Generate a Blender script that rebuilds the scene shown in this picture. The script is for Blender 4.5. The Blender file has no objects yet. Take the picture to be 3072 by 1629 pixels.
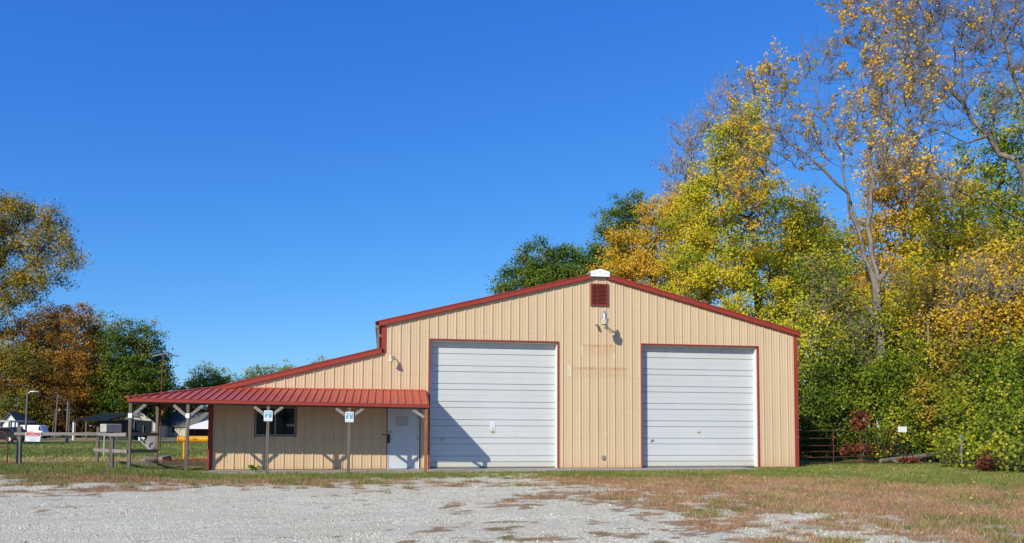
import bpy, bmesh, math, random
import numpy as np
from mathutils import Vector, Matrix
rng = np.random.default_rng(7); random.seed(7)
S = bpy.context.scene
COL = S.collection

# ------------------------------------------------------------------ camera, sky, sun, exposure
CX, CY, CZ = 4.6843, -25.5680, 1.3128
YAW, PITCH, ROLL, FPX, PPY = .164132, .052570, .003773, 2312.68, 1165.58
cam = bpy.data.cameras.new("camera"); co = bpy.data.objects.new("camera", cam); COL.objects.link(co)
fw = Vector((math.sin(YAW)*math.cos(PITCH), math.cos(YAW)*math.cos(PITCH), math.sin(PITCH)))
rt = Vector((math.cos(YAW), -math.sin(YAW), 0)); up = rt.cross(fw)
R2 = rt*math.cos(ROLL)+up*math.sin(ROLL); U2 = up*math.cos(ROLL)-rt*math.sin(ROLL)
M = Matrix((R2, U2, -fw)).transposed().to_4x4(); M.translation = (CX, CY, CZ)
co.matrix_world = M
cam.sensor_width = 36; cam.lens = FPX/3072*36; cam.shift_y = (PPY-814.5)/3072
cam.clip_start = .1; cam.clip_end = 5000
S.camera = co
SUN = Vector((.93, 1.0, -.735)).normalized()          # travel direction of the light
ELEV = math.asin(-SUN.z); AZ = math.atan2(-SUN.x, -SUN.y)   # clockwise from +Y
W = bpy.data.worlds.new("World"); S.world = W; W.use_nodes = True
wt = W.node_tree; wt.nodes.clear()
sky = wt.nodes.new('ShaderNodeTexSky'); sky.sky_type = 'NISHITA'; sky.sun_disc = False
sky.sun_elevation = ELEV; sky.sun_rotation = AZ; sky.altitude = 200
sky.air_density = 1.0; sky.dust_density = .25; sky.ozone_density = 4.0
sp_ = wt.nodes.new('ShaderNodeSeparateColor'); cb_ = wt.nodes.new('ShaderNodeCombineColor'); wt.links.new(sky.outputs[0], sp_.inputs[0])
for i, (p, k) in enumerate(((1.28, .43), (.90, .615), (.46, .95))):      # deep clear autumn blue: per-channel curve of the sky colour
    pw = wt.nodes.new('ShaderNodeMath'); pw.operation = 'POWER'; pw.inputs[1].default_value = p; ml = wt.nodes.new('ShaderNodeMath'); ml.operation = 'MULTIPLY'; ml.inputs[1].default_value = k*.1657**(p-1)
    wt.links.new(sp_.outputs[i], pw.inputs[0]); wt.links.new(pw.outputs[0], ml.inputs[0]); wt.links.new(ml.outputs[0], cb_.inputs[i])
bg = wt.nodes.new('ShaderNodeBackground'); bg.inputs[1].default_value = .13
wo = wt.nodes.new('ShaderNodeOutputWorld')
wt.links.new(cb_.outputs[0], bg.inputs[0]); wt.links.new(bg.outputs[0], wo.inputs[0])
sl = bpy.data.lights.new("sun", 'SUN'); sl.energy = 4.1; sl.angle = math.radians(.5); sl.color = (1, .925, .78)
so = bpy.data.objects.new("sun", sl); COL.objects.link(so); so.location = (-40, -50, 40)
so.rotation_euler = SUN.to_track_quat('-Z', 'Y').to_euler()
S.view_settings.view_transform = 'Standard'; S.view_settings.look = 'None'; S.view_settings.exposure = .35; S.view_settings.gamma = 1
S.view_settings.use_curve_mapping = False

# ------------------------------------------------------------------ helpers
def at(px, py, dep):
    """point seen at photo pixel (px,py) at horizontal depth dep metres from the camera"""
    a, b = px-1536, py-PPY; cr, sr = math.cos(ROLL), math.sin(ROLL)
    x, y = a*cr+b*sr, -a*sr+b*cr
    xr, uu = x/FPX, -y/FPX; cp, sp = math.cos(PITCH), math.sin(PITCH)
    d, u = cp-uu*sp, sp+uu*cp; c, s = math.cos(YAW), math.sin(YAW); t = dep/d
    return Vector((CX+(xr*c+d*s)*t, CY+(-xr*s+d*c)*t, CZ+u*t))

def tag(o, label=None, cat=None, group=None, kind=None):
    if label: o['label'] = label
    if cat: o['category'] = cat
    if group: o['group'] = group
    if kind: o['kind'] = kind
    return o
def empty(name, loc=(0, 0, 0), rz=0, label=None, cat=None, group=None):
    o = bpy.data.objects.new(name, None); COL.objects.link(o); o.location = loc; o.rotation_euler = (0, 0, rz)
    o.empty_display_size = .2
    return tag(o, label, cat, group)
def link(name, me, mats, parent=None, smooth=False):
    o = bpy.data.objects.new(name, me); COL.objects.link(o)
    for m in (mats if isinstance(mats, (list, tuple)) else [mats]): me.materials.append(m)
    if smooth: me.polygons.foreach_set('use_smooth', np.ones(len(me.polygons), bool))
    if parent is not None: o.parent = parent
    return o
def npmesh(name, V, F, tone=None, extra=None, mi=None):
    """V (n,3), F (m,k) all the same k; tone per vertex float attribute"""
    me = bpy.data.meshes.new(name); V = np.asarray(V, np.float32); F = np.asarray(F, np.int32); m, k = F.shape
    me.vertices.add(len(V)); me.vertices.foreach_set('co', V.ravel())
    me.loops.add(m*k); me.loops.foreach_set('vertex_index', F.ravel())
    me.polygons.add(m); me.polygons.foreach_set('loop_start', np.arange(0, m*k, k, dtype=np.int32)); me.polygons.foreach_set('loop_total', np.full(m, k, np.int32))
    if mi is not None: me.polygons.foreach_set('material_index', np.asarray(mi, np.int32))
    for nm, arr in ([('tone', tone)] if tone is not None else [])+list((extra or {}).items()):
        a = me.attributes.new(nm, 'FLOAT', 'POINT'); a.data.foreach_set('value', np.asarray(arr, np.float32))
    me.update(calc_edges=True); return me

class MB:
    """collects boxes, bars, tubes, prisms and lathes into one mesh"""
    def __init__(s): s.v = []; s.f = []; s.mi = []; s.m = 0
    def add(s, V, F):
        o = len(s.v); s.v += [tuple(p) for p in V]; s.f += [tuple(i+o for i in f) for f in F]; s.mi += [s.m]*len(F); return s
    def box(s, a, b):
        x0, y0, z0 = a; x1, y1, z1 = b
        return s.add([(x0,y0,z0),(x1,y0,z0),(x1,y1,z0),(x0,y1,z0),(x0,y0,z1),(x1,y0,z1),(x1,y1,z1),(x0,y1,z1)],
                     [(0,3,2,1),(4,5,6,7),(0,1,5,4),(1,2,6,5),(2,3,7,6),(3,0,4,7)])
    def bar(s, p, q, w, h, upv=(0, 0, 1), taper=1):
        p, q = Vector(p), Vector(q); d = (q-p).normalized(); u = Vector(upv); r = d.cross(u)
        if r.length < 1e-4: r = d.cross(Vector((0, 1, 0)))
        r.normalize(); u = r.cross(d); V = []
        for c, k in ((p, 1), (q, taper)):
            for a, b in ((-1,-1),(1,-1),(1,1),(-1,1)): V.append(c+r*(a*w/2*k)+u*(b*h/2*k))
        return s.add(V, [(0,1,2,3),(7,6,5,4),(0,4,5,1),(1,5,6,2),(2,6,7,3),(3,7,4,0)])
    def tube(s, pts, rad, n=8, caps=True):
        pts = [Vector(p) for p in pts]; rad = rad if isinstance(rad, (list, tuple)) else [rad]*len(pts); V = []; ref = None
        for i, p in enumerate(pts):
            d = (pts[min(i+1, len(pts)-1)]-pts[max(i-1, 0)]).normalized()
            if ref is None: ref = d.orthogonal().normalized()
            ref = (ref-d*ref.dot(d)).normalized(); b = d.cross(ref)
            for k in range(n):
                a = 2*math.pi*k/n; V.append(p+(ref*math.cos(a)+b*math.sin(a))*rad[i])
        F = [(i*n+k, i*n+(k+1) % n, (i+1)*n+(k+1) % n, (i+1)*n+k) for i in range(len(pts)-1) for k in range(n)]
        if caps: F += [tuple(range(n))[::-1], tuple((len(pts)-1)*n+k for k in range(n))]
        return s.add(V, F)
    def lathe(s, prof, c, axis=(0, 0, 1), n=16, sx=1):
        ax = Vector(axis).normalized(); r = ax.orthogonal().normalized(); b = ax.cross(r); c = Vector(c); V = []
        for rr, z in prof:
            for k in range(n):
                a = 2*math.pi*k/n; V.append(c+ax*z+(r*math.cos(a)+b*math.sin(a))*rr)
        F = [(i*n+k, i*n+(k+1) % n, (i+1)*n+(k+1) % n, (i+1)*n+k) for i in range(len(prof)-1) for k in range(n)]
        return s.add(V, F)
    def prism(s, poly, y0, y1):
        """polygon of (x,z), extruded from y0 to y1"""
        n = len(poly); V = [(x, y0, z) for x, z in poly]+[(x, y1, z) for x, z in poly]
        return s.add(V, [tuple(range(n)), tuple(range(2*n-1, n-1, -1))]+[(i, i+n, (i+1) % n+n, (i+1) % n) for i in range(n)])
    def build(s, name, mats, parent=None, smooth=False, bevel=0):
        me = bpy.data.meshes.new(name); me.from_pydata(s.v, [], s.f); me.polygons.foreach_set('material_index', s.mi)
        bm = bmesh.new(); bm.from_mesh(me); bmesh.ops.recalc_face_normals(bm, faces=bm.faces); bm.to_mesh(me); bm.free()
        o = link(name, me, mats, parent, smooth)
        if smooth and hasattr(me, 'set_sharp_from_angle'): me.set_sharp_from_angle(angle=math.radians(40))
        if bevel:
            m = o.modifiers.new('bevel', 'BEVEL'); m.width = bevel; m.segments = 2; m.limit_method = 'ANGLE'
        return o

def text(name, body, size, mat, parent, loc, rot=(math.pi/2, 0, 0), depth=.001, align='CENTER'):
    cu = bpy.data.curves.new(name, 'FONT'); cu.body = body; cu.size = size; cu.align_x = align; cu.align_y = 'CENTER'; cu.extrude = depth
    t = bpy.data.objects.new(name+'_tmp', cu); COL.objects.link(t); bpy.context.view_layer.update()
    me = bpy.data.meshes.new_from_object(t.evaluated_get(bpy.context.evaluated_depsgraph_get()))
    bpy.data.objects.remove(t); bpy.data.curves.remove(cu); me.name = name; me.materials.clear()
    o = link(name, me, mat, parent); o.location = loc; o.rotation_euler = rot; return o

# value noise in numpy
_L = rng.random((256, 256)).astype(np.float32)
def vnoise(x, y, sc, off=0):
    x = np.asarray(x)/sc+off*17.3; y = np.asarray(y)/sc+off*9.1
    xi = np.floor(x).astype(int); yi = np.floor(y).astype(int); fx = x-xi; fy = y-yi
    fx = fx*fx*(3-2*fx); fy = fy*fy*(3-2*fy); g = lambda a, b: _L[a % 256, b % 256]
    return (g(xi, yi)*(1-fx)+g(xi+1, yi)*fx)*(1-fy)+(g(xi, yi+1)*(1-fx)+g(xi+1, yi+1)*fx)*fy
def fbm(x, y, sc, off=0, o=4): return sum(vnoise(x, y, sc/2**i, off+i)*.5**i for i in range(o))/sum(.5**i for i in range(o))
def sstep(a, b, x): t = np.clip((np.asarray(x, float)-a)/(b-a), 0, 1); return t*t*(3-2*t)

# ------------------------------------------------------------------ materials
class NT:
    def __init__(s, name):
        s.m = bpy.data.materials.new(name); s.m.use_nodes = True; s.t = s.m.node_tree; s.t.nodes.clear()
        s.out = s.n('OutputMaterial')
    def n(s, ty, **kw):
        nd = s.t.nodes.new('ShaderNode'+ty)
        for k, v in kw.items(): setattr(nd, k, v)
        return nd
    def l(s, a, b): s.t.links.new(a, b)
    def pos(s, sc=(1, 1, 1), obj=False):
        mp = s.n('Mapping'); mp.inputs['Scale'].default_value = sc
        s.l(s.n('TexCoord').outputs['Object'] if obj else s.n('NewGeometry').outputs['Position'], mp.inputs[0]); return mp.outputs[0]
    def noise(s, scale, detail=4, rough=.6, vec=None, sc=(1, 1, 1)):
        nd = s.n('TexNoise'); nd.inputs['Scale'].default_value = scale; nd.inputs['Detail'].default_value = detail; nd.inputs['Roughness'].default_value = rough
        s.l(vec if vec is not None else s.pos(sc), nd.inputs['Vector']); return nd.outputs['Fac']
    def ramp(s, fac, stops, interp='LINEAR'):
        r = s.n('ValToRGB'); r.color_ramp.interpolation = interp; e = r.color_ramp.elements
        while len(e) < len(stops): e.new(.5)
        for el, (p, c) in zip(e, stops):
            el.position = p; c = (c, c, c) if isinstance(c, (int, float)) else c; el.color = (*c, 1)
        s.l(fac, r.inputs[0]); return r.outputs[0]
    def mix(s, fac, a, b, mode='MIX'):
        m = s.n('Mix', data_type='RGBA', blend_type=mode)
        for v, i in ((fac, 0), (a, 6), (b, 7)):
            if isinstance(v, (int, float)): m.inputs[i].default_value = v
            elif isinstance(v, tuple): m.inputs[i].default_value = (*v, 1)
            else: s.l(v, m.inputs[i])
        return m.outputs[2]
    def math(s, op, a, b=None, c=None, clamp=False):
        m = s.n('Math', operation=op, use_clamp=clamp)
        for i, v in enumerate((a, b, c)):
            if v is None: continue
            if isinstance(v, (int, float)): m.inputs[i].default_value = v
            else: s.l(v, m.inputs[i])
        return m.outputs[0]
    def attr(s, name): a = s.n('Attribute'); a.attribute_name = name; return a.outputs['Fac']
    def bsdf(s, col, rough=.6, metal=0, spec=.5, bump=None, bstr=.3, bdist=.01):
        b = s.n('BsdfPrincipled')
        for v, k in ((col, 'Base Color'), (rough, 'Roughness'), (metal, 'Metallic'), (spec, 'Specular IOR Level')):
            if isinstance(v, (int, float)): b.inputs[k].default_value = v
            elif isinstance(v, tuple): b.inputs[k].default_value = (*v, 1)
            else: s.l(v, b.inputs[k])
        if bump is not None:
            bp = s.n('Bump'); bp.inputs['Strength'].default_value = bstr; bp.inputs['Distance'].default_value = bdist; s.l(bump, bp.inputs['Height']); s.l(bp.outputs[0], b.inputs['Normal'])
        s.b = b; return b
    def end(s, sh=None): s.l((sh or s.b).outputs[0], s.out.inputs[0]); return s.m

def painted(name, c, rough=.45, var=.12, scale=3, stretch=(1, 1, .15), spec=.4, metal=0):
    t = NT(name); n = t.noise(scale, 5, .65, sc=stretch); f = t.noise(40, 2, .5)
    col = t.mix(t.ramp(n, [(.3, 0), (.75, 1)]), tuple(v*(1-var) for v in c), tuple(min(1, v*(1+var)) for v in c))
    col = t.mix(t.math('MULTIPLY', f, .18), col, tuple(v*.7 for v in c))
    t.bsdf(col, t.ramp(n, [(.2, rough-.1), (.8, rough+.12)]), metal, spec); return t.end()
def plain(name, c, rough=.6, metal=0, spec=.4):
    t = NT(name); n = t.noise(12, 4, .6); t.bsdf(t.mix(n, tuple(v*.82 for v in c), tuple(min(1, v*1.12) for v in c)), rough, metal, spec); return t.end()
def wood(name, c1, c2, c3, axis='z'):
    sc = {'z': (28, 28, 1.6), 'x': (1.6, 28, 28)}[axis]
    t = NT(name); n = t.noise(1, 6, .7, sc=sc); k = t.noise(3.5, 3, .5)
    col = t.ramp(n, [(.3, c1), (.5, c2), (.72, c3)]); col = t.mix(t.math('MULTIPLY', k, .4), col, c1)
    t.bsdf(col, .85, 0, .2, bump=n, bstr=.5, bdist=.004); return t.end()
def leafmat(name, stops, trans=.3):
    t = NT(name); col = t.ramp(t.attr('tone'), stops); b = t.bsdf(col, .6, 0, .1)
    tr = t.n('BsdfTranslucent'); t.l(t.mix(.5, col, t.mix(1.0, col, (1.0, 1.0, .55), 'MULTIPLY')), tr.inputs[0])
    mx = t.n('MixShader'); mx.inputs[0].default_value = trans; t.l(b.outputs[0], mx.inputs[1]); t.l(tr.outputs[0], mx.inputs[2]); return t.end(mx)
def bark(name, c1, c2):
    t = NT(name); n = t.noise(1, 6, .7, sc=(9, 9, 2.2)); t.bsdf(t.ramp(n, [(.32, c1), (.68, c2)]), .9, 0, .15, bump=n, bstr=.8, bdist=.03); return t.end()

def siding_mat():
    t = NT('tan_ribbed_steel'); P = t.pos(); sp = t.n('SeparateXYZ'); t.l(P, sp.inputs[0]); x, z = sp.outputs[0], sp.outputs[2]
    n = t.noise(1.2, 5, .65, sc=(1, 1, .3)); f = t.noise(9, 4, .6, sc=(3, 1, .5)); sh_ = t.n('TexWhiteNoise', noise_dimensions='1D'); t.l(t.math('FLOOR', t.math('DIVIDE', x, .9144)), sh_.inputs['W'])
    col = t.mix(n, (.535, .402, .25), (.615, .466, .297)); col = t.mix(t.math('MULTIPLY', sh_.outputs['Value'], .16), col, (.46, .335, .185)); vs_ = t.noise(1.6, 5, .7, sc=(5, 1, .12)); col = t.mix(t.math('MULTIPLY', t.ramp(vs_, [(.52, 0), (.8, 1)]), .4), col, (.44, .315, .18)); col = t.mix(t.math('MULTIPLY', f, .25), col, (.50, .355, .20))
    # rust ghosts left by removed lettering on the wall between the two overhead doors
    def band(v, a, b, e):
        u = t.n('MapRange', interpolation_type='SMOOTHSTEP'); u.inputs[1].default_value = a-e; u.inputs[2].default_value = a+e; t.l(v, u.inputs[0])
        w = t.n('MapRange', interpolation_type='SMOOTHSTEP'); w.inputs[1].default_value = b-e; w.inputs[2].default_value = b+e; t.l(v, w.inputs[0])
        return t.math('SUBTRACT', u.outputs[0], w.outputs[0])
    r1 = t.math('MULTIPLY', band(x, 11.35, 12.5, .05), t.math('ADD', band(z, 4.15, 4.23, .05), t.math('MULTIPLY', band(z, 3.82, 4.2, .1), .45)))
    r2 = t.math('MULTIPLY', band(x, 11.0, 12.95, .05), t.math('ADD', band(z, 3.36, 3.44, .05), t.math('MULTIPLY', band(z, 3.1, 3.4, .1), .4)))
    st = t.math('MULTIPLY', t.math('ADD', r1, r2), t.ramp(t.noise(9, 4, .7), [(.35, 0), (.65, 1)]))
    run = t.math('MULTIPLY', band(x, 11.9, 12.0, .03), t.math('MULTIPLY', band(z, 1.1, 2.3, .4), .25))
    col = t.mix(t.math('MULTIPLY', t.math('ADD', st, run), .75, clamp=True), col, (.40, .19, .06))
    g1 = t.math('MULTIPLY', band(x, 10.83, 10.95, .02), band(z, 3.12, 3.5, .04)); g2 = t.math('MULTIPLY', band(x, 11.3, 11.38, .015), band(z, 3.85, 4.2, .04)); g3 = t.math('MULTIPLY', band(x, 12.44, 12.52, .015), band(z, 3.75, 3.92, .04))
    gg = t.math('MULTIPLY', t.math('ADD', g1, t.math('ADD', g2, g3)), t.ramp(t.noise(16, 3, .6), [(.4, .1), (.6, .8)])); col = t.mix(gg, col, (.62, .66, .52))
    # splashed dirt along the foot of the wall
    low = t.n('MapRange'); low.inputs[1].default_value = .5; low.inputs[2].default_value = 0.; low.inputs[3].default_value = 0; low.inputs[4].default_value = .8; t.l(z, low.inputs[0])
    col = t.mix(t.math('MULTIPLY', low.outputs[0], t.noise(6, 4, .7)), col, (.50, .33, .17))
    t.bsdf(col, t.ramp(n, [(.2, .38), (.8, .52)]), 0, .45); return t.end()

def door_mat():
    t = NT('white_steel_door'); P = t.pos(); sp = t.n('SeparateXYZ'); t.l(P, sp.inputs[0]); z = sp.outputs[2]
    n = t.noise(1.1, 5, .65, sc=(.5, 1, 1.2)); s2 = t.noise(2.2, 4, .65, sc=(2.5, 1, .12))
    col = t.mix(n, (.49, .515, .515), (.56, .575, .57)); col = t.mix(t.math('MULTIPLY', t.ramp(s2, [(.5, 0), (.8, 1)]), .18), col, (.52, .50, .42))
    w = t.n('TexWave', bands_direction='Z'); w.inputs['Scale'].default_value = 3.0; w.inputs['Distortion'].default_value = 1.5; t.l(P, w.inputs[0])
    col = t.mix(t.math('MULTIPLY', w.outputs['Fac'], .08), col, (.38, .40, .42))
    bl_ = t.noise(.45, 5, .6, sc=(1, 1, .8)); col = t.mix(t.math('MULTIPLY', t.ramp(bl_, [(.45, 0), (.72, 1)]), .28), col, (.42, .43, .40)); sm_ = t.noise(5, 4, .75, sc=(1, 1, .5)); col = t.mix(t.math('MULTIPLY', t.ramp(sm_, [(.62, 0), (.78, 1)]), .35), col, (.36, .35, .31))
    low = t.n('MapRange'); low.inputs[1].default_value = .35; low.inputs[2].default_value = 0.; low.inputs[3].default_value = 0; low.inputs[4].default_value = .85; t.l(z, low.inputs[0])
    col = t.mix(t.math('MULTIPLY', low.outputs[0], t.noise(7, 4, .7)), col, (.45, .38, .16))
    hi = t.n('MapRange'); hi.inputs[1].default_value = 3.75; hi.inputs[2].default_value = 4.25; t.l(z, hi.inputs[0])
    col = t.mix(t.math('MULTIPLY', t.math('MULTIPLY', hi.outputs[0], .7), t.ramp(t.noise(1.6, 5, .7, sc=(1, 1, .4)), [(.55, 0), (.75, 1)])), col, (.38, .27, .14))
    t.bsdf(col, .42, 0, .4); return t.end()

def red_metal(name, c=(.285, .036, .024)):
    t = NT(name); n = t.noise(2.2, 5, .65); f = t.noise(14, 4, .6)
    col = t.mix(n, tuple(v*.88 for v in c), (c[0]*1.1, c[1]*1.25, c[2]*1.25)); col = t.mix(t.math('MULTIPLY', f, .22), col, tuple(v*.7 for v in c)); k_ = t.noise(3.0, 5, .7, sc=(2.2, .25, .4)); col = t.mix(t.math('MULTIPLY', t.ramp(k_, [(.48, 0), (.75, 1)]), .4), col, (c[0]*.95, c[1]*2.0, c[2]*2.3))
    t.bsdf(col, .5, 0, .25); return t.end()
def glass_mat():
    t = NT('dark_window_glass'); t.bsdf((.008, .009, .010), .12, 0, .12); return t.end()
def rust_mat():
    t = NT('rusted_steel'); n = t.noise(14, 5, .7); t.bsdf(t.ramp(n, [(.3, (.06, .024, .016)), (.55, (.16, .06, .032)), (.75, (.24, .10, .055))]), .85, .1, .3, bump=n, bstr=.3, bdist=.002); return t.end()
def shingle(name, a, b):
    t = NT(name); br = t.n('TexBrick'); br.inputs['Scale'].default_value = 2.2; br.inputs['Mortar Size'].default_value = .012
    br.inputs['Color1'].default_value = (*a, 1); br.inputs['Color2'].default_value = (*b, 1); br.inputs['Mortar'].default_value = (*[v*.5 for v in a], 1)
    t.l(t.pos(obj=True), br.inputs[0]); t.bsdf(t.mix(t.math('MULTIPLY', t.noise(2, 4, .6), .5), br.outputs[0], a), .95, 0, .02); return t.end()
def clap(name, c):
    t = NT(name); w = t.n('TexWave', bands_direction='Z', wave_profile='SAW'); w.inputs['Scale'].default_value = 2.2; t.l(t.pos(), w.inputs[0])
    t.bsdf(t.mix(t.ramp(w.outputs['Fac'], [(0, .0), (.88, .1), (1, 1)]), c, tuple(v*.55 for v in c)), .6, 0, .3, bump=w.outputs['Fac'], bstr=.5, bdist=.02); return t.end()
def brickm():
    t = NT('red_brick'); br = t.n('TexBrick'); br.inputs['Scale'].default_value = 6
    br.inputs['Color1'].default_value = (.24, .07, .05, 1); br.inputs['Color2'].default_value = (.17, .06, .05, 1); br.inputs['Mortar'].default_value = (.3, .26, .22, 1)
    mp = t.n('Mapping'); mp.inputs['Rotation'].default_value = (math.pi/2, 0, 0); t.l(t.n('TexCoord').outputs['Object'], mp.inputs[0]); t.l(mp.outputs[0], br.inputs[0]); t.bsdf(br.outputs[0], .9); return t.end()

MAT = dict(
    tan=siding_mat(), door=door_mat(), trim=red_metal('red_trim_steel'), roofred=red_metal('red_roof_steel', (.50, .095, .055)), ventred=red_metal('brownish_red_vent', (.21, .042, .03)), darkred=red_metal('dark_red_trim', (.13, .03, .03)),
    white=painted('white_paint', (.76, .77, .76)), whitedoor=painted('white_door_paint', (.52, .555, .58), .4, .06), jamb=painted('white_jamb', (.74, .75, .74)),
    glass=glass_mat(), alu=painted('aluminium', (.55, .56, .57), .4, .1, metal=.6), bronze=painted('bronze_frame', (.16, .15, .145), .45), black=plain('black_plastic', (.012, .012, .013), .45),
    galv=painted('galvanised', (.36, .38, .40), .45, .2, 8, (1, 1, 1), metal=.5), cream=plain('cream_plastic', (.55, .50, .34), .45), blue=plain('blue_photocell', (.05, .24, .42), .4), acryl=plain('frosted_reflector', (.52, .46, .36), .5),
    greywood=wood('grey_weathered_wood', (.065, .052, .042), (.165, .14, .118), (.29, .255, .22)), greywoodx=wood('grey_weathered_rail', (.11, .095, .08), (.26, .235, .205), (.40, .37, .33), 'x'),
    brownwood=wood('brown_post_wood', (.13, .05, .02), (.30, .125, .05), (.42, .20, .09)), darkwood=wood('dark_timber', (.05, .045, .04), (.13, .12, .11), (.22, .205, .185), 'x'), rust=rust_mat(), screw=plain('screw_head', (.10, .055, .03), .6),
    yellow=painted('yellow_enamel', (.68, .33, .015), .4, .1), bluesign=painted('blue_sign_print', (.16, .40, .58), .4, .2), signwhite=painted('sign_white', (.72, .76, .76), .4, .05), signred=painted('sign_red', (.58, .09, .10), .4, .1), ink=plain('grey_ink', (.16, .17, .19), .6), gold=plain('yellow_sticker', (.48, .33, .10), .5), inkpale=plain('faded_ink', (.40, .43, .46), .6),
    siding1=clap('cream_clapboard', (.50, .47, .40)), siding2=clap('beige_clapboard', (.46, .43, .35)), shin1=shingle('dark_shingles', (.045, .042, .040), (.07, .066, .062)), shin2=shingle('grey_brown_shingles', (.14, .13, .12), (.19, .175, .16)), brick=brickm(),
    darkgreen=plain('dark_green_paint', (.018, .03, .026), .7), dkroof=plain('dark_blue_roof', (.018, .024, .028), .9, 0, .05), tarp=plain('dark_screen_cloth', (.02, .028, .03), .85), vanw=painted('white_vehicle_paint', (.74, .76, .78), .3, .03), tyre=plain('tyre_rubber', (.018, .018, .019), .8), navy=painted('navy_car_paint', (.012, .015, .028), .25, .1), pvc=plain('white_tent_cloth', (.78, .79, .8), .6), maroon=plain('faded_maroon', (.20, .06, .07), .7), blockgrey=plain('grey_concrete_block', (.25, .235, .21), .9), poleg=wood('pole_wood', (.10, .085, .07), (.2, .175, .15), (.28, .25, .22)),
)

# ------------------------------------------------------------------ ground
GRAV = np.array([(-40,-4.5),(-4.8,-4.5),(-3.2,-6.5),(-2.4,-6.8),(-1.9,-6.0),(-1.2,-5.4),(-.4,-4.1),(-.1,-4.1),(-.1,-5.5),(.6,-5.5),(.9,-4.2),(1.5,-4.1),(1.4,-5.7),(2.3,-6.0),(3.2,-4.7),(4.9,-3.7),(5.6,-2.4),(7,-2.0),(9.0,-2.1),(9.3,-6.0),(9.8,-8.0),(10.3,-10.0),(10.6,-12.2),(10.9,-15),(10.8,-18),(10.5,-60),(-40,-60)])
def sdist(x, y):
    """signed distance to the gravel lot, positive inside"""
    x = np.asarray(x, float); y = np.asarray(y, float); d = np.full(x.shape, 1e9); ins = np.zeros(x.shape, bool); n = len(GRAV)
    for i in range(n):
        a, b = GRAV[i], GRAV[(i+1) % n]; e = b-a; t = np.clip(((x-a[0])*e[0]+(y-a[1])*e[1])/(e@e), 0, 1)
        d = np.minimum(d, np.hypot(x-a[0]-t*e[0], y-a[1]-t*e[1]))
        if a[1] != b[1]: ins ^= ((a[1] > y) != (b[1] > y)) & (x < (b[0]-a[0])*(y-a[1])/(b[1]-a[1])+a[0])
    return np.where(ins, d, -d)
def height(x, y):
    return .11*sstep(.3, -2.6, x)*sstep(6, -1, y)*sstep(-9, -4, y)+.05*sstep(.3, -3, x)-.035
def grassiness(x, y):
    """0 bare gravel .. 1 full grass"""
    x = np.asarray(x, float); y = np.asarray(y, float); d = sdist(x, y); wx = np.interp(x, [-5, 3, 8, 11], [.5, .9, 1.6, 2.6])
    n = fbm(x, y, 1.3, 3)*.5+vnoise(x, y, .38, 8)*.3+vnoise(x, y, .14, 9)*.2
    base = sstep(1.1, -.9, d/wx+(n-.5)*4.2)
    far = np.interp(x, [-6, 0, 3, 7, 9, 12], [3.2, 3.4, 5.0, 7.5, 8, 8])
    p = vnoise(x, y, .30, 21)*.45+vnoise(x, y, .12, 22)*.25+fbm(x, y, 1.7, 11)*.5
    bare = sstep(.50, .62, fbm(x, y, 2.6, 61))*sstep(.40, .55, vnoise(x, y, .35, 62))*sstep(-5.5, -8, y)*sstep(7, 10, x)*np.clip(1.25+d/9, 0, 1)
    base = base*(1-.6*bare)
    tuft = sstep(.02, .14, vnoise(x, y, .16, 24)*.55+vnoise(x, y, .5, 25)*.3+fbm(x, y, 2.3, 26)*.35-.70-.16*np.clip(d/far, 0, 1.5))
    patch = sstep(-.04, .18, p-.575-.17*np.clip(d/far, 0, 1.6))
    return np.clip(np.maximum(base, np.maximum(patch, tuft)), 0, 1)
def dryness(x, y):
    """0 green .. 1 dried brown"""
    x = np.asarray(x, float); y = np.asarray(y, float); n = fbm(x, y, 2.2, 31); m = fbm(x, y, .5, 35); q = fbm(x, y, 7, 41)
    r = sstep(-3.7, -5.4, y+(n-.5)*2.5)*sstep(6.5, 8.5, x)*.74
    r = r*(1-.8*sstep(14, 21, x+(q-.5)*6)*sstep(-11, -5, y))
    lf = sstep(.2, -.6, np.abs(y-7.5)-3.6+(n-.5)*5)*sstep(4, 0, x)*.9
    fr = sstep(-3.6, -5.0, y+(n-.5)*1.5)*sstep(9, 7, x)*.66
    fl = sstep(9, 20, y)*(.38+.7*(q-.5))
    base = .27+.35*(q-.5)
    return np.clip(np.maximum(np.maximum(np.maximum(r, lf), np.maximum(fr, fl)), base)+(m-.5)*.95+(n-.5)*.35, 0, 1)
TRK = [[(-14, -8.5), (-4, -9.2), (2, -8.2), (6, -5.5), (7.6, -2)], [(-14, -10.2), (-4, -10.8), (3, -9.6), (7.2, -6.4), (9.1, -2)], [(-14, -13), (0, -13.4), (8, -13), (16, -14.5)], [(-14, -14.8), (0, -15.2), (8, -14.8), (16, -16.4)]]
def tracks(x, y):
    """wheel tracks worn into the gravel"""
    x = np.asarray(x, float); y = np.asarray(y, float); d = np.full(x.shape, 9.)
    for p in TRK:
        for a, b in zip(p[:-1], p[1:]):
            a = np.array(a); e = np.array(b)-a; t = np.clip(((x-a[0])*e[0]+(y-a[1])*e[1])/(e@e), 0, 1); d = np.minimum(d, np.hypot(x-a[0]-t*e[0], y-a[1]-t*e[1]))
    return np.exp(-(d/(.22+.3*vnoise(x, y, 1.5, 81)))**2)*(.4+.6*fbm(x, y, 1.2, 83))
def axis(lo, hi, st, far):
    a = list(np.arange(lo, hi+1e-6, st)); s = st; v = hi; w = lo
    while v < far: s *= 1.35; v += s; w -= s; a.append(v); a.insert(0, w)
    return np.array(a)
gx = axis(-12, 32, .13, 900); gy = axis(-20, 14, .13, 900)
GX, GY = np.meshgrid(gx, gy, indexing='ij'); nx, ny = GX.shape
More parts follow.
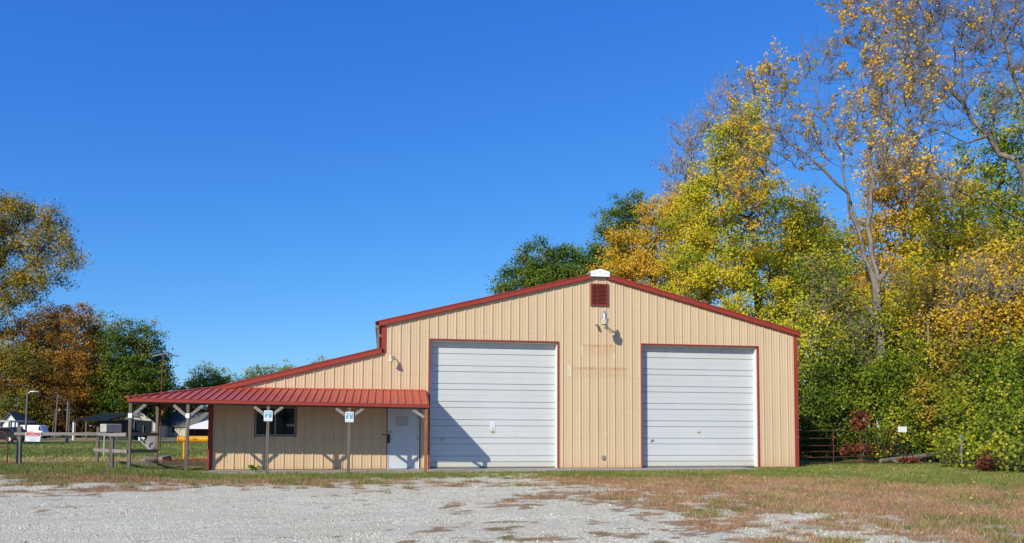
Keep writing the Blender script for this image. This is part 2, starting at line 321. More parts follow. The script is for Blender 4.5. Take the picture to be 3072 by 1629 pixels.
X = GX.ravel(); Y = GY.ravel(); Z = height(X, Y)+(fbm(X, Y, .6, 50)-.5)*.03*(np.abs(X) < 60)
I = np.arange(nx*ny).reshape(nx, ny)
F = np.stack([I[:-1, :-1], I[1:, :-1], I[1:, 1:], I[:-1, 1:]], -1).reshape(-1, 4)
def ground_mat():
    t = NT('gravel_and_lawn'); g = t.attr('grass'); d = t.attr('dry'); P = t.pos()
    v = t.n('TexVoronoi'); v.inputs['Scale'].default_value = 42; t.l(P, v.inputs['Vector']); v2 = t.n('TexVoronoi'); v2.inputs['Scale'].default_value = 18; t.l(P, v2.inputs['Vector'])
    bw = t.n('RGBToBW'); t.l(v.outputs['Color'], bw.inputs[0]); bw2 = t.n('RGBToBW'); t.l(v2.outputs['Color'], bw2.inputs[0])
    grav = t.ramp(bw.outputs[0], [(.12, (.38, .345, .245)), (.4, (.76, .70, .50)), (.7, (.90, .835, .61)), (.92, (.96, .92, .74))])
    grav = t.mix(t.math('MULTIPLY', t.ramp(bw2.outputs[0], [(.6, 0), (.75, 1)]), .5), grav, (.50, .455, .34))
    big = t.noise(.35, 5, .6); grav = t.mix(t.ramp(big, [(.42, 0), (.68, .5)]), grav, (.66, .555, .375))
    grav = t.mix(t.ramp(t.noise(2.5, 5, .7), [(.50, 0), (.72, .6)]), grav, (.52, .42, .28))
    grav = t.mix(t.math('MULTIPLY', t.attr('track'), .75), grav, t.mix(t.noise(30, 3, .6), (.56, .49, .345), (.74, .665, .48)))
    n = t.noise(9, 5, .75); n2 = t.noise(45, 3, .7)
    green = t.ramp(n2, [(.3, (.05, .085, .014)), (.55, (.13, .18, .032)), (.75, (.23, .26, .06))])
    dry = t.ramp(n2, [(.3, (.24, .145, .075)), (.55, (.46, .30, .165)), (.78, (.62, .46, .27))])
    soil = t.mix(t.ramp(t.math('ADD', d, t.math('MULTIPLY', t.math('SUBTRACT', n, .5), .9)), [(.3, 0), (.62, 1)]), green, dry)
    f = t.ramp(t.math('ADD', g, t.math('MULTIPLY', t.math('SUBTRACT', t.noise(26, 5, .8), .5), 1.7)), [(.28, 0), (.66, 1)])
    h = t.math('ADD', t.math('MULTIPLY', v.outputs['Distance'], -1.0), t.math('MULTIPLY', n2, .6))
    t.bsdf(t.mix(f, grav, soil), .95, 0, .15, bump=h, bstr=.9, bdist=.02); return t.end()
me = npmesh('ground', np.stack([X, Y, Z], 1), F, extra={'grass': grassiness(X, Y), 'dry': dryness(X, Y), 'track': tracks(X, Y)})
ground = link('ground', me, ground_mat(), smooth=True); tag(ground, kind='structure')
def conc_mat():
    t = NT('worn_concrete'); n = t.noise(2.2, 6, .7); f = t.noise(30, 3, .6)
    t.bsdf(t.mix(t.math('MULTIPLY', f, .3), t.ramp(n, [(.3, (.28, .26, .22)), (.55, (.40, .375, .325)), (.75, (.47, .44, .38))]), (.22, .2, .17)), .9, 0, .2, bump=n, bstr=.3, bdist=.01); return t.end()
mb = MB(); xs = [-2.75, 1.0, 4.2, 6.15, 10.6, 13.4, 17.3]
for i in range(len(xs)-1): mb.box((xs[i]+.006, -1.98 if i < 3 else -1.72, -.12), (xs[i+1]-.006, .55, -.004-.003*(i % 2)))
pv = mb.build('pavement', conc_mat(), bevel=.01); tag(pv, kind='structure')

# ------------------------------------------------------------------ the barn
RIB = .3048
LX, RX, MLX = -.762, 19.286, 4.583; RIDX, RIDZ, EVZ = 11.95, 6.70, 4.83; LT0, LT1 = 2.53, 3.92; DEP = 19.0
def topz(x):
    x = np.asarray(x, float)
    return np.where(x < MLX, LT0+(x-LX)/(MLX-LX)*(LT1-LT0), np.where(x < RIDX, EVZ+(x-MLX)/(RIDX-MLX)*(RIDZ-EVZ), EVZ+(RX-x)/(RX-RIDX)*(RIDZ-EVZ)))
D1 = (6.175, 10.494, 4.262); D2 = (13.489, 17.771, 4.262); ED = (4.80, 5.83, 2.07); WN = (.645, 1.88, 1.08, 1.98)
barn = empty('pole_barn', (LX, 0, 0), label='long tan ribbed steel barn with red trim, two white overhead doors and a porch', cat='barn')
def bpart(mb, name, mats, parent=barn, **k):
    o = mb.build(name, mats, parent, **k); w = Matrix.Identity(4)
    p = parent
    while p is not None: w = Matrix.Translation(p.location) @ w; p = p.parent
    o.location = -w.translation; return o     # meshes below are written in world coordinates

def profile(x0, x1, off=0., h=.027):
    """x breakpoints and outward height of ribbed sheet steel"""
    pts = []
    k0 = math.floor((x0-off)/RIB)-1; k1 = math.ceil((x1-off)/RIB)+1
    for k in range(k0, k1):
        c = off+k*RIB
        pts += [(c-.032, 0), (c-.016, h), (c+.016, h), (c+.028, 0)]
        for q in (1/3, 2/3): m = c+RIB*q; pts += [(m-.018, 0), (m-.010, .007), (m+.010, .007), (m+.016, 0)]
    xs = [x0]+[p[0] for p in pts if x0+1e-4 < p[0] < x1-1e-4]+[x1]
    return [(x, float(np.interp(x, [p[0] for p in pts], [p[1] for p in pts]))) for x in xs]
def wall_front():
    opens = [(D1[0], D1[1], 0, D1[2]), (D2[0], D2[1], 0, D2[2]), (ED[0], ED[1], 0, ED[2]), (WN[0], WN[1], WN[2], WN[3])]
    cuts = sorted({LX, MLX, RIDX, RX, *[v for o in opens for v in o[:2]]}); V = []; F = []
    for a, b in zip(cuts[:-1], cuts[1:]):
        hol = [o for o in opens if o[0] <= a+1e-6 and o[1] >= b-1e-6]; pr = profile(a, b)
        spans = [(0, None)]
        if hol:
            o = hol[0]; spans = ([(0, o[2])] if o[2] > 0 else [])+[(o[3], None)]
        for z0, z1 in spans:
            for (xa, ya), (xb, yb) in zip(pr[:-1], pr[1:]):
                ta, tb = (float(topz(xa+1e-5)), float(topz(xb-1e-5))) if z1 is None else (z1, z1)
                k = len(V); V += [(xa, -ya, z0+.0), (xb, -yb, z0+.0), (xb, -yb, tb), (xa, -ya, ta)]; F.append((k, k+1, k+2, k+3))
    mb = MB(); mb.add(V, F); mb.m = 1
    for z in (.07, .98, 2.03, 3.08, 4.55):                 # rows of screws
        for k in range(0, 64):
            for q in (.16, .5, .84):
                x = (k+q)*RIB; 
                if not (LX+.2 < x < RX-.2) or z > topz(x)-.2 or (q == .5 and z > .1): continue
                if any(o[0]-.08 < x < o[1]+.08 and o[2]-.1 < z < o[3]+.1 for o in opens): continue
                zz = z+random.uniform(-.012, .012); r = .011; mb.add([(x-r, -.006, zz), (x, -.006, zz-r), (x+r, -.006, zz), (x, -.006, zz+r)], [(0, 1, 2, 3)])
    me = bpy.data.meshes.new('front_wall'); me.from_pydata(mb.v, [], mb.f); me.polygons.foreach_set('material_index', mb.mi)
    o = link('front_wall', me, [MAT['tan'], MAT['screw']], barn); o.location = (-LX, 0, 0)
wall_front()
mb = MB()                                                  # side and back walls
mb.box((LX, .01, 0), (LX+.05, DEP, LT0-.06)); mb.box((MLX, .01, LT1), (MLX+.05, DEP, EVZ-.06)); mb.box((RX-.05, .01, 0), (RX, DEP, EVZ-.06))
mb.prism([(LX, 0), (RX, 0), (RX, EVZ-.06), (RIDX, RIDZ-.06), (MLX, EVZ-.06), (MLX, LT1-.06), (LX, LT0-.06)], DEP-.05, DEP); bpart(mb, 'side_wall', MAT['tan'])
def ribbed_slope(a, b, y0, y1, name, mat, over=.02):
    """roof slope from (x,z)=a to b, ribs running down the slope"""
    V = []; F = []; A, B = Vector((a[0], 0, a[1])), Vector((b[0], 0, b[1])); n = Vector((-(B-A).z, 0, (B-A).x)).normalized()
    if n.z < 0: n = -n
    pr = profile(y0, y1, y0)
    for (ya, ha), (yb, hb) in zip(pr[:-1], pr[1:]):
        k = len(V); V += [A+n*(ha+over)+Vector((0, ya, 0)), B+n*(ha+over)+Vector((0, ya, 0)), B+n*(hb+over)+Vector((0, yb, 0)), A+n*(hb+over)+Vector((0, yb, 0))]; F.append((k, k+1, k+2, k+3))
    mb = MB(); mb.add(V, F); return bpart(mb, name, mat)
sl1 = (RIDZ-EVZ)/(RIDX-MLX)
ribbed_slope((MLX-.22, EVZ-.22*sl1), (RIDX, RIDZ), -.06, DEP+.1, 'roof', MAT['roofred']); ribbed_slope((RX+.1, EVZ-.1*sl1), (RIDX, RIDZ), -.06, DEP+.1, 'roof', MAT['roofred'])
ribbed_slope((LX-.15, LT0-.04), (MLX-.04, LT1), -.06, DEP+.1, 'lean_to_roof', MAT['roofred'])
def rake(a, b, name='rake_trim', h=.165, y0=-.125, y1=-.028):
    mb = MB(); A, B = Vector((a[0], 0, a[1])), Vector((b[0], 0, b[1])); t = .03
    mb.prism([(a[0], a[1]+t), (b[0], b[1]+t), (b[0], b[1]+t-h), (a[0], a[1]+t-h)], y0, y1)
    mb.prism([(a[0], a[1]+t+.012), (b[0], b[1]+t+.012), (b[0], b[1]+t-.022), (a[0], a[1]+t-.022)], y0-.016, y1+.05)   # folded lip
    bpart(mb, name, MAT['trim'])
rake((MLX-.1, EVZ-.1*sl1), (RIDX-.30, RIDZ-.30*sl1)); rake((RX+.1, EVZ-.1*sl1), (RIDX+.30, RIDZ-.30*sl1)); rake((LX-.10, LT0-.03), (MLX-.002, LT1), h=.165)
mb = MB(); mb.prism([(RIDX-.34, RIDZ-.14), (RIDX+.34, RIDZ-.14), (RIDX+.34, RIDZ+.035), (RIDX, RIDZ+.13), (RIDX-.34, RIDZ+.035)], -.165, -.13)
mb.prism([(RIDX-.34, RIDZ+.02), (RIDX, RIDZ+.115), (RIDX+.34, RIDZ+.02), (RIDX+.34, RIDZ+.035), (RIDX, RIDZ+.13), (RIDX-.34, RIDZ+.035)], -.128, DEP)
mb.m = 1
for dx, dz in ((-.22, -.04), (0, 0.02), (.22, -.04)): mb.box((RIDX+dx-.012, -.17, RIDZ+dz-.012), (RIDX+dx+.012, -.164, RIDZ+dz+.012))
bpart(mb, 'ridge_cap', [MAT['white'], MAT['screw']])
def corner(x0, x1, z0, z1, ret):
    mb = MB(); mb.box((x0, -.036, z0), (x1, -.028, z1)); mb.box((x0 if ret < 0 else x1-.01, -.0275, z0), (x0+.01 if ret < 0 else x1, .12, z1)); mb.box((x0 if ret > 0 else x1-.006, -.0275, z0), (x0+.006 if ret > 0 else x1, 0, z1))
    bpart(mb, 'corner_trim', MAT['trim'])
corner(LX-.015, LX+.135, .0, LT0-.12, -1); corner(RX-.12, RX+.015, .0, EVZ-.13, 1); corner(MLX-.012, MLX+.125, LT1-.12, EVZ-.15, -1)
mb = MB(); mb.box((MLX-.22, .12, EVZ-.22), (MLX-.1, DEP, EVZ-.1)); mb.box((MLX-.16, .14, LT1+.02), (MLX-.09, .21, EVZ-.2)); mb.box((MLX-.088, .14, LT1+.42), (MLX-.012, .21, LT1+.5)); bpart(mb, 'gutter', MAT['bronze'])
# base angle under the wall sheets
for a, b in ((LX, ED[0]-.03), (ED[1]+.03, D1[0]-.06), (D1[1]+.06, D2[0]-.06), (D2[1]+.07, RX)): bpart(MB().box((a, -.03, -.003), (b, .02, .012)), 'base_trim', MAT['darkred'])
# --- gable vent
v = empty('gable_vent', (11.96-LX, 0, 5.945)); v.parent = barn
mb = MB(); x0, x1, z0, z1 = 11.645, 12.275, 5.555, 6.335; y0 = -.06
for a, b in (((x0, y0, z0), (x0+.05, .0, z1)), ((x1-.05, y0, z0), (x1, .0, z1)), ((x0+.05, y0, z0), (x1-.05, .0, z0+.05)), ((x0+.05, y0, z1-.05), (x1-.05, .0, z1))): mb.box(a, b)
bpart(mb, 'frame', MAT['ventred'], v)
mb = MB(); mb.m = 1; mb.box((x0+.05, -.024, z0+.05), (x1-.05, -.022, z1-.05)); mb.m = 0
for k in range(15): z = z0+.075+k*.046; mb.bar((x0+.05, -.045, z), (x1-.05, -.045, z), .05, .007, (0, -.6, .8))
bpart(mb, 'louvres', [MAT['ventred'], MAT['black']], v)
# --- overhead doors
def overhead(D, handle_x, label):
    x0, x1, H = D; e = empty('overhead_door', (x0-LX, 0, 0)); e.parent = barn; e['label'] = label; yb = .27
    zs = []; sec = H/7.03
    for k in range(8):                                    # section profile: two pressed V ribs and a shallow joint
        b = k*sec
        for dz, dy in ((0, .004), (.012, 0), (.19, 0), (.192, .030), (.2145, .026), (.219, 0), (.392, 0), (.394, .030), (.4165, .026), (.421, 0), (sec-.01, 0), (sec-.004, .006)): zs.append((b+dz, yb+dy))
    zs = [(min(z, H+.05), y) for z, y in zs if z < H+.3]
    mb = MB(); V = []; n = len(zs)
    for z, y in zs: V += [(x0+.03, y, z), (x1-.03, y, z)]
    mb.add(V, [(2*i, 2*i+1, 2*i+3, 2*i+2) for i in range(n-1)]); bpart(mb, 'door_panel', MAT['door'], e)
    mb = MB(); mb.box((x0+.03, yb-.012, .0), (x1-.03, yb-.002, .045)); bpart(mb, 'weather_seal', MAT['bronze'], e)
    mb = MB(); w = .04
    mb.box((x0-w, -.034, 0), (x0, -.026, H+w)); mb.box((x1, -.034, 0), (x1+w, -.026, H+w)); mb.box((x0, -.034, H), (x1, -.026, H+w))
    mb.box((x0-.004, -.025, 0), (x0+.004, .06, H)); mb.box((x1-.004, -.025, 0), (x1+.004, .06, H)); mb.box((x0+.005, -.025, H-.004), (x1-.005, .06, H+.004))
    bpart(mb, 'opening_trim', MAT['trim'], e)
    mb = MB(); mb.box((x0-.03, .061, 0), (x0+.03, .34, H)); mb.box((x1-.03, .061, 0), (x1+.03, .34, H)); mb.box((x0+.031, .061, H-.03), (x1-.031, .34, H+.03)); bpart(mb, 'jamb', MAT['jamb'], e)
    mb = MB(); hx = handle_x; mb.lathe([(0, -.05), (.02, -.05), (.022, -.02), (.045, -.012), (.045, 0)], (hx, yb-.002, .95), (0, 1, 0), 10); mb.bar((hx-.06, yb-.045, .905), (hx+.05, yb-.045, .965), .02, .018, (0, 1, 0)); bpart(mb, 'handle', MAT['galv'], e)
    return e
d1 = overhead(D1, 6.62, 'wider white overhead door beside the porch, half crossed by the porch shadow')
d2 = overhead(D2, 13.92, 'white overhead door nearer the woods')
def sticker(x, z, w, h, parent, y=.262):
    mb = MB(); mb.box((x-w/2, y, z-h/2), (x+w/2, y+.003, z+h/2)); mb.m = 1
    for k in range(3): mb.box((x-w*.36+k*w*.26, y-.001, z-h*.28), (x-w*.22+k*w*.26, y, z+h*.3))
    bpart(mb, 'sticker', [MAT['gold'], MAT['ink']], parent)
sticker(8.32, 1.21, .13, .075, d1); sticker(15.66, 1.22, .11, .07, d2)
# --- entry door
ed = empty('entry_door', (4.8-LX, 0, 0)); ed.parent = barn; ed['label'] = 'white steel entry door under the porch'
x0, x1, H = ED; mb = MB()
mb.box((x0-.03, -.034, 0), (x0, -.004, H+.03)); mb.box((x1, -.034, 0), (x1+.03, -.004, H+.03)); mb.box((x0, -.034, H), (x1, -.004, H+.03)); bpart(mb, 'opening_trim', MAT['darkred'], ed)
mb = MB(); mb.box((x0, -.02, 0), (x0+.035, .1, H)); mb.box((x1-.035, -.02, 0), (x1, .1, H)); mb.box((x0+.035, -.02, H-.035), (x1-.035, .1, H)); bpart(mb, 'frame', MAT['jamb'], ed)
mb = MB(); mb.box((x0+.041, .0, .02), (x1-.041, .045, H-.041)); bpart(mb, 'door_leaf', MAT['whitedoor'], ed, bevel=.004)
mb = MB(); mb.box((x0-.01, -.04, -.0035), (x1+.01, .12, .015)); bpart(mb, 'threshold', MAT['alu'], ed)
mb = MB(); mb.box((x0+.25, -.0025, 1.40), (x0+.67, .001, 1.72)); bpart(mb, 'faded_patch', plain('faded_grey_patch', (.40, .41, .41), .7), ed)
mb = MB(); mb.box((x0+.0, -.052, .84), (x0+.075, -.0205, 1.13)); mb.box((x0+.038, -.02, .86), (x0+.074, -.001, 1.11)); bpart(mb, 'lock_guard', MAT['black'], ed, bevel=.006)
mb = MB(); mb.lathe([(.032, 0), (.032, .012), (.014, .016), (.014, .04), (.03, .05), (.03, .07), (0, .078)], (x0+.115, -.001, .98), (0, -1, 0), 12); bpart(mb, 'door_knob', MAT['galv'], ed, smooth=True)
sticker(x0+.095, 1.20, .1, .065, ed, -.0045)
for z in (.28, 1.0, 1.72):
    mb = MB(); mb.box((x1-.052, -.024, z-.055), (x1-.030, -.0205, z+.055)); bpart(mb, 'hinge', MAT['black'], ed)
for dx, dz, w, h in ((-.16, 1.115, .012, .035), (-.12, 1.12, .06, .04), (-.06, 1.115, .012, .03), (-.13, 1.36, .045, .018)): bpart(MB().box((x0+dx-w/2, -.012, dz-h/2), (x0+dx+w/2, -.001, dz+h/2)), 'bracket', MAT['black'])
# --- window
wn = empty('window', (WN[0]-LX, 0, WN[2])); wn.parent = barn; x0, x1, z0, z1 = WN; mb = MB(); w = .03
mb.box((x0-w, -.034, z0-w), (x0, -.004, z1+w)); mb.box((x1, -.034, z0-w), (x1+w, -.004, z1+w)); mb.box((x0, -.034, z0-w), (x1, -.004, z0)); mb.box((x0, -.034, z1), (x1, -.004, z1+w)); bpart(mb, 'casing', MAT['darkred'], wn)
mb = MB(); w = .03; mb.box((x0, -.025, z0), (x0+w, .04, z1)); mb.box((x1-w, -.025, z0), (x1, .04, z1)); mb.box((x0+w, -.025, z0), (x1-w, .04, z0+w)); mb.box((x0+w, -.025, z1-w), (x1-w, .04, z1)); mb.box((1.245, -.02, z0+w), (1.275, .035, z1-w)); bpart(mb, 'frame', painted('mill_frame', (.26, .27, .28), .4, .1, metal=.3), wn)
mb = MB(); mb.box((x0+w, .01, z0+w), (1.245, .014, z1-w)); mb.box((1.275, .0, z0+w), (x1-w, .004, z1-w)); bpart(mb, 'pane', MAT['glass'], wn)
mb = MB(); mb.box((1.61, -.0045, 1.37), (1.83, -.0015, 1.45)); bpart(mb, 'notice', plain('pale_notice', (.20, .19, .16), .6), wn)
# --- porch
PY = -2.07; PXL, PXR = -2.52, 6.02
ez = lambda x: 2.045+(6.0-x)*.0128            # eave top along the front
pt = lambda x: 2.56                           # top at the wall
mb = MB(); V = []; F = []
def pz(x, y): return ez(x)+(pt(x)-ez(x))*(y-PY)/(-PY)
pr = profile(PXL, PXR, PXL-.08, .022); RIBP = .2286
def profile9(x0, x1, h=.034):
    pts = []
    for k in range(-1, int((x1-x0)/RIBP)+2):
        c = x0+.05+k*RIBP; pts += [(c-.022, 0), (c-.012, h), (c+.014, h), (c+.018, 0), (c+RIBP*.5-.012, 0), (c+RIBP*.5, .003), (c+RIBP*.5+.012, 0)]
    xs = [x0]+[p[0] for p in pts if x0+1e-4 < p[0] < x1-1e-4]+[x1]
    return [(x, float(np.interp(x, [p[0] for p in pts], [p[1] for p in pts]))) for x in xs]
pr = profile9(PXL, PXR)
def ytop(x): return 0. if x >= LX else PY*(LX-x)/(LX-PXL)
for (xa, ha), (xb, hb) in zip(pr[:-1], pr[1:]):
    q = []
    for x, y, h in ((xa, PY-.05, ha), (xb, PY-.05, hb), (xb, ytop(xb), hb), (xa, ytop(xa), ha)): q.append((x, y, pz(x, y)+h+.012))
    k = len(V); V += q; F.append((k, k+1, k+2, k+3))
LB = 4.6                                       # how far the porch runs back along the side
def lz(x, y): return ez(PXL)+(pt(LX)-ez(PXL))*(x-PXL)/(LX-PXL)
def xlim(y): return LX if y >= 0 else PXL+(LX-PXL)*(y-PY)/(-PY)
for (ya, ha), (yb, hb) in zip(*(lambda p: (p[:-1], p[1:]))(profile9(PY, LB))):
    q = []
    for x, y, h in ((PXL-.03, ya, ha), (xlim(ya), ya, ha), (xlim(yb), yb, hb), (PXL-.03, yb, hb)): q.append((x, y, lz(x, y)+h+.012))
    k = len(V); V += q; F.append((k, k+1, k+2, k+3))
mb.add(V, F); prf = bpart(mb, 'porch_roof', MAT['roofred'])
sm = prf.modifiers.new('sheet', 'SOLIDIFY'); sm.thickness = .006; sm.offset = -1
mb = MB()                                      # hip cap and wall flashing
mb.bar((PXL-.04, PY-.04, ez(PXL)+.035), (LX, 0, pt(LX)+.035), .20, .025); mb.bar((LX, -.045, pt(LX)+.03), (PXR-.02, -.045, pt(PXR)+.02), .09, .03, (0, -.3, 1)); bpart(mb, 'hip_cap', MAT['roofred'])
mb = MB()
mb.prism([(PXL-.03, ez(PXL)-.003), (PXR+.01, ez(PXR)-.003), (PXR+.01, ez(PXR)-.096), (PXL-.03, ez(PXL)-.096)], PY-.035, PY-.01)
mb.box((PXL-.029, PY-.009, ez(PXL)-.096), (PXL-.009, LB, ez(PXL)-.003)); bpart(mb, 'fascia', MAT['trim'])
mb = MB(); mb.prism([(PY-.009, ez(PXR)-.11), (0, pt(PXR)-.09), (0, pt(PXR)+.03), (PY-.009, ez(PXR)+.03)], PXR-.01, PXR+.012)
mb.v = [(y, x, z) for x, y, z in mb.v]; bpart(mb, 'end_trim', MAT['trim'])
mb = MB()
for z0, z1, yy in ((-.2, -.03, PY+.07),): mb.prism([(PXL+.02, ez(PXL)+z0+.06), (PXR-.03, ez(PXR)+z0+.06), (PXR-.03, ez(PXR)+z1), (PXL+.02, ez(PXL)+z1)], yy-.02, yy+.02)
mb.box((PXL+.03, PY+.1, ez(PXL)-.14), (PXL+.07, LB, ez(PXL)-.03))
for x in np.arange(-.7, 6, .61): mb.bar((x, PY+.1, pz(x, PY+.1)-.055), (x, -.03, pz(x, -.03)-.055), .04, .09)
for y in np.arange(.3, LB, .61): mb.bar((PXL+.08, y, lz(PXL+.08, y)-.055), (LX-.02, y, lz(LX-.02, y)-.055), .04, .09)
bpart(mb, 'rafters', MAT['darkwood'])
def post(x, y, zb, zt, br, mat, lean=0):
    e = empty('porch_post', (x-LX, y, zb)); e.parent = barn; mb = MB(); s = .041; n = 7
    V = []
    for i in range(n+1):
        f = i/n; ox = lean*f+random.uniform(-.004, .004); z = zb+(zt-zb)*f; V += [(x+ox-s, y-s, z), (x+ox+s, y-s, z), (x+ox+s, y+s, z), (x+ox-s, y+s, z)]
    mb.add(V, [(4*i+k, 4*i+(k+1) % 4, 4*i+4+(k+1) % 4, 4*i+4+k) for i in range(n) for k in range(4)]+[(3, 2, 1, 0), (4*n, 4*n+1, 4*n+2, 4*n+3)])
    bpart(mb, 'upright', mat, e)
    for d in br:
        mb = MB(); mb.bar((x+lean*.8+d*.05, y-.0, 1.66), (x+lean+d*.40, y, zt-.035), .04, .085); bpart(mb, 'brace', MAT['greywoodx'], e)
    return e
for x, zb, br in ((-2.49, .07, (1,)), (-.93, .02, (-1, 1)), (1.31, -.03, (-1, 1)), (3.65, -.03, (-1, 1))): post(x, -2.0, zb, ez(x)-.13, br, MAT['greywood'], .015)
post(5.94, -2.0, -.03, ez(5.94)-.13, (-1,), MAT['brownwood'])['label'] = 'reddish brown porch post beside the overhead door'
e = post(-2.45, .55, .03, ez(-2.45)-.13, (), MAT['greywood']); mb = MB(); mb.bar((-2.45, .6, 1.60), (-2.12, .6, 2.14), .04, .085); mb.bar((-2.40, .62, 1.5), (-2.40, .62, 2.15), .09, .04); bpart(mb, 'brace', MAT['brownwood'], e)

# ------------------------------------------------------------------ things fixed to the barn
g = 'wall fittings on the barn front'
la = empty('yard_light', (12.18, -.03, 4.86), label='galvanised yard light on a curved arm with a blue photocell, high on the barn gable', cat='outdoor light')
def tpart(mb, name, mats, parent, **k): o = mb.build(name, mats, parent, **k); o.location = -Vector(parent.location); return o
mb = MB(); mb.box((12.13, -.036, 4.78), (12.23, -.02, 4.94)); mb.tube([(12.18, -.03, 4.88), (12.17, -.15, 4.90), (12.10, -.42, 4.98), (12.0, -.66, 5.06)], .021, 8); mb.tube([(12.18, -.03, 4.81), (12.14, -.2, 4.82), (12.09, -.42, 4.96)], .012, 6); tpart(mb, 'arm', MAT['galv'], la, smooth=True)
c = (11.93, -.74, 4.8)
mb = MB(); mb.lathe([(.14, .19), (.135, .215), (.075, .245), (.07, .29), (.064, .40), (.05, .415), (0, .415)], c, n=20); tpart(mb, 'hood', MAT['galv'], la, smooth=True)
mb = MB(); mb.lathe([(.036, .416), (.036, .475), (.028, .485), (0, .487)], c, n=12); tpart(mb, 'photocell', MAT['blue'], la, smooth=True)
mb = MB(); mb.lathe([(.138, .188), (.128, .12), (.108, .03), (.10, .025), (.10, .03)], c, n=20); tpart(mb, 'reflector', MAT['acryl'], la, smooth=True)
mb = MB(); mb.lathe([(.0, -.035), (.022, -.03), (.032, .0), (.032, .05), (.02, .12)], c, n=10); tpart(mb, 'bulb', MAT['white'], la, smooth=True)
sc = empty('security_camera', (11.86, -.03, 4.87), label='small white bullet security camera beside the yard light', cat='camera')
mb = MB(); mb.tube([(11.89, -.022, 4.86), (11.87, -.1, 4.88)], .014, 8); tpart(mb, 'bracket', MAT['white'], sc)
mb = MB(); mb.tube([(11.84, -.09, 4.93), (11.76, -.26, 4.87)], .042, 12); mb.m = 1; mb.tube([(11.76, -.261, 4.87), (11.757, -.268, 4.868)], .03, 12); tpart(mb, 'housing', [MAT['white'], MAT['black']], sc, smooth=True)
bl = empty('bell_light', (4.92, -.03, 3.68), label='cream bell shaped fitting on the wall below the roof step', cat='outdoor light')
mb = MB(); mb.lathe([(0, .0), (.03, .0), (.042, -.02), (.046, -.07), (.062, -.13), (.082, -.19), (.088, -.215), (.08, -.215), (.06, -.15)], (4.87, -.33, 3.70), n=20); tpart(mb, 'shade', MAT['cream'], bl, smooth=True)
mb = MB(); mb.tube([(4.93, -.022, 3.66), (4.91, -.18, 3.70), (4.875, -.32, 3.66)], .018, 8); mb.box((4.89, -.032, 3.60), (4.97, -.021, 3.72)); tpart(mb, 'arm', MAT['cream'], bl)
ob = MB(); ob.box((12.02, -.085, .30), (12.12, -.021, .43)); ob.box((12.03, -.092, .36), (12.11, -.0855, .42)); o = ob.build('outlet_box', MAT['galv'], bevel=.006); tag(o, 'small grey weatherproof outlet box low on the wall between the overhead doors', 'outlet box')

def rplate(x, y, z, w, h, r=.02, t=.004):
    p = []
    for cx, cz, a in ((w/2-r, h/2-r, 0), (-w/2+r, h/2-r, 90), (-w/2+r, -h/2+r, 180), (w/2-r, -h/2+r, 270)):
        for k in range(4): an = math.radians(a+k*30); p.append((x+cx+r*math.cos(an), z+cz+r*math.sin(an)))
    return MB().prism(p, y, y+t)
def postsign(x, z, label):
    y = -2.06; e = empty('warning_sign', (x, y, z), label=label, cat='sign', group='blue signs on the porch posts')
    tpart(rplate(x, y, z, .245, .31), 'plate', MAT['signwhite'], e)
    mb = MB(); mb.box((x-.10, y-.002, z-.055), (x+.10, y-.0005, z+.125)); tpart(mb, 'picture', MAT['bluesign'], e)
    mb = MB()                                                   # rows of worn white lettering, a pale figure, dark blocks, small print
    for r_, zz, hh, n in ((0, .105, .018, 9), (1, .07, .03, 6)):
        for k in range(n):
            if random.random() < .9: w = .17/n; mb.box((x-.085+k*w, y-.004, z+zz-hh/2), (x-.085+k*w+w*.62, y-.0025, z+zz+hh/2))
    mb.prism([(x-.042, z-.055), (x+.035, z-.055), (x+.016, z+.0), (x+.005, z+.032), (x-.012, z+.03), (x-.02, z-.01)], y-.004, y-.0025); mb.m = 1
    mb.box((x-.07, y-.0045, z-.052), (x-.045, y-.0025, z-.028)); mb.prism([(x+.018, z-.052), (x+.062, z-.052), (x+.05, z-.02), (x+.02, z-.0)], y-.0045, y-.0025)
    for zz in (-.115, -.128): 
        for k in range(5): mb.box((x-.095+k*.039, y-.002, z+zz-.004), (x-.095+k*.039+random.uniform(.02, .034), y-.0006, z+zz+.004))
    mb.m = 0; tpart(mb, 'print', [MAT['signwhite'], MAT['ink']], e)
postsign(1.325, 1.675, 'faded blue and white sign on the porch post in front of the window')
postsign(3.66, 1.655, 'faded blue and white sign on the porch post between window and entry door')
for x, zz, lb in ((-2.475, 1.66, 'small blank white plate on the corner porch post beside the rail fence'), (-.92, 1.665, 'small blank white plate on the porch post just left of the barn corner')):
    o = rplate(x, -2.055, zz, .11, .135, .012).build('blank_plate', MAT['signwhite']); tag(o, lb, 'sign', 'white plates on the porch posts')
ps = empty('parking_sign', (8.3, .25, 1.44), label='narrow white sign with small worn print on the wider overhead door', cat='sign')
tpart(rplate(8.3, .252, 1.44, .165, .25, .015), 'plate', MAT['signwhite'], ps)
mb = MB(); mb.m = 1; mb.box((8.297, .2495, 1.535), (8.303, .2515, 1.56)); mb.m = 0
for k, (zz, a, b) in enumerate(((1.50, -.05, .05), (1.475, -.055, .05), (1.44, -.02, .035), (1.415, -.055, -.045), (1.415, -.02, .02), (1.385, -.05, .045))): mb.box((8.3+a, .2495, zz-.006), (8.3+b, .2515, zz+.006))
mb.m = 2
for a, b in ((-.055, -.02), (-.01, .05)): mb.box((8.3+a, .2495, 1.343), (8.3+b, .2515, 1.362))
tpart(mb, 'print', [MAT['inkpale'], MAT['ink'], MAT['signred']], ps)

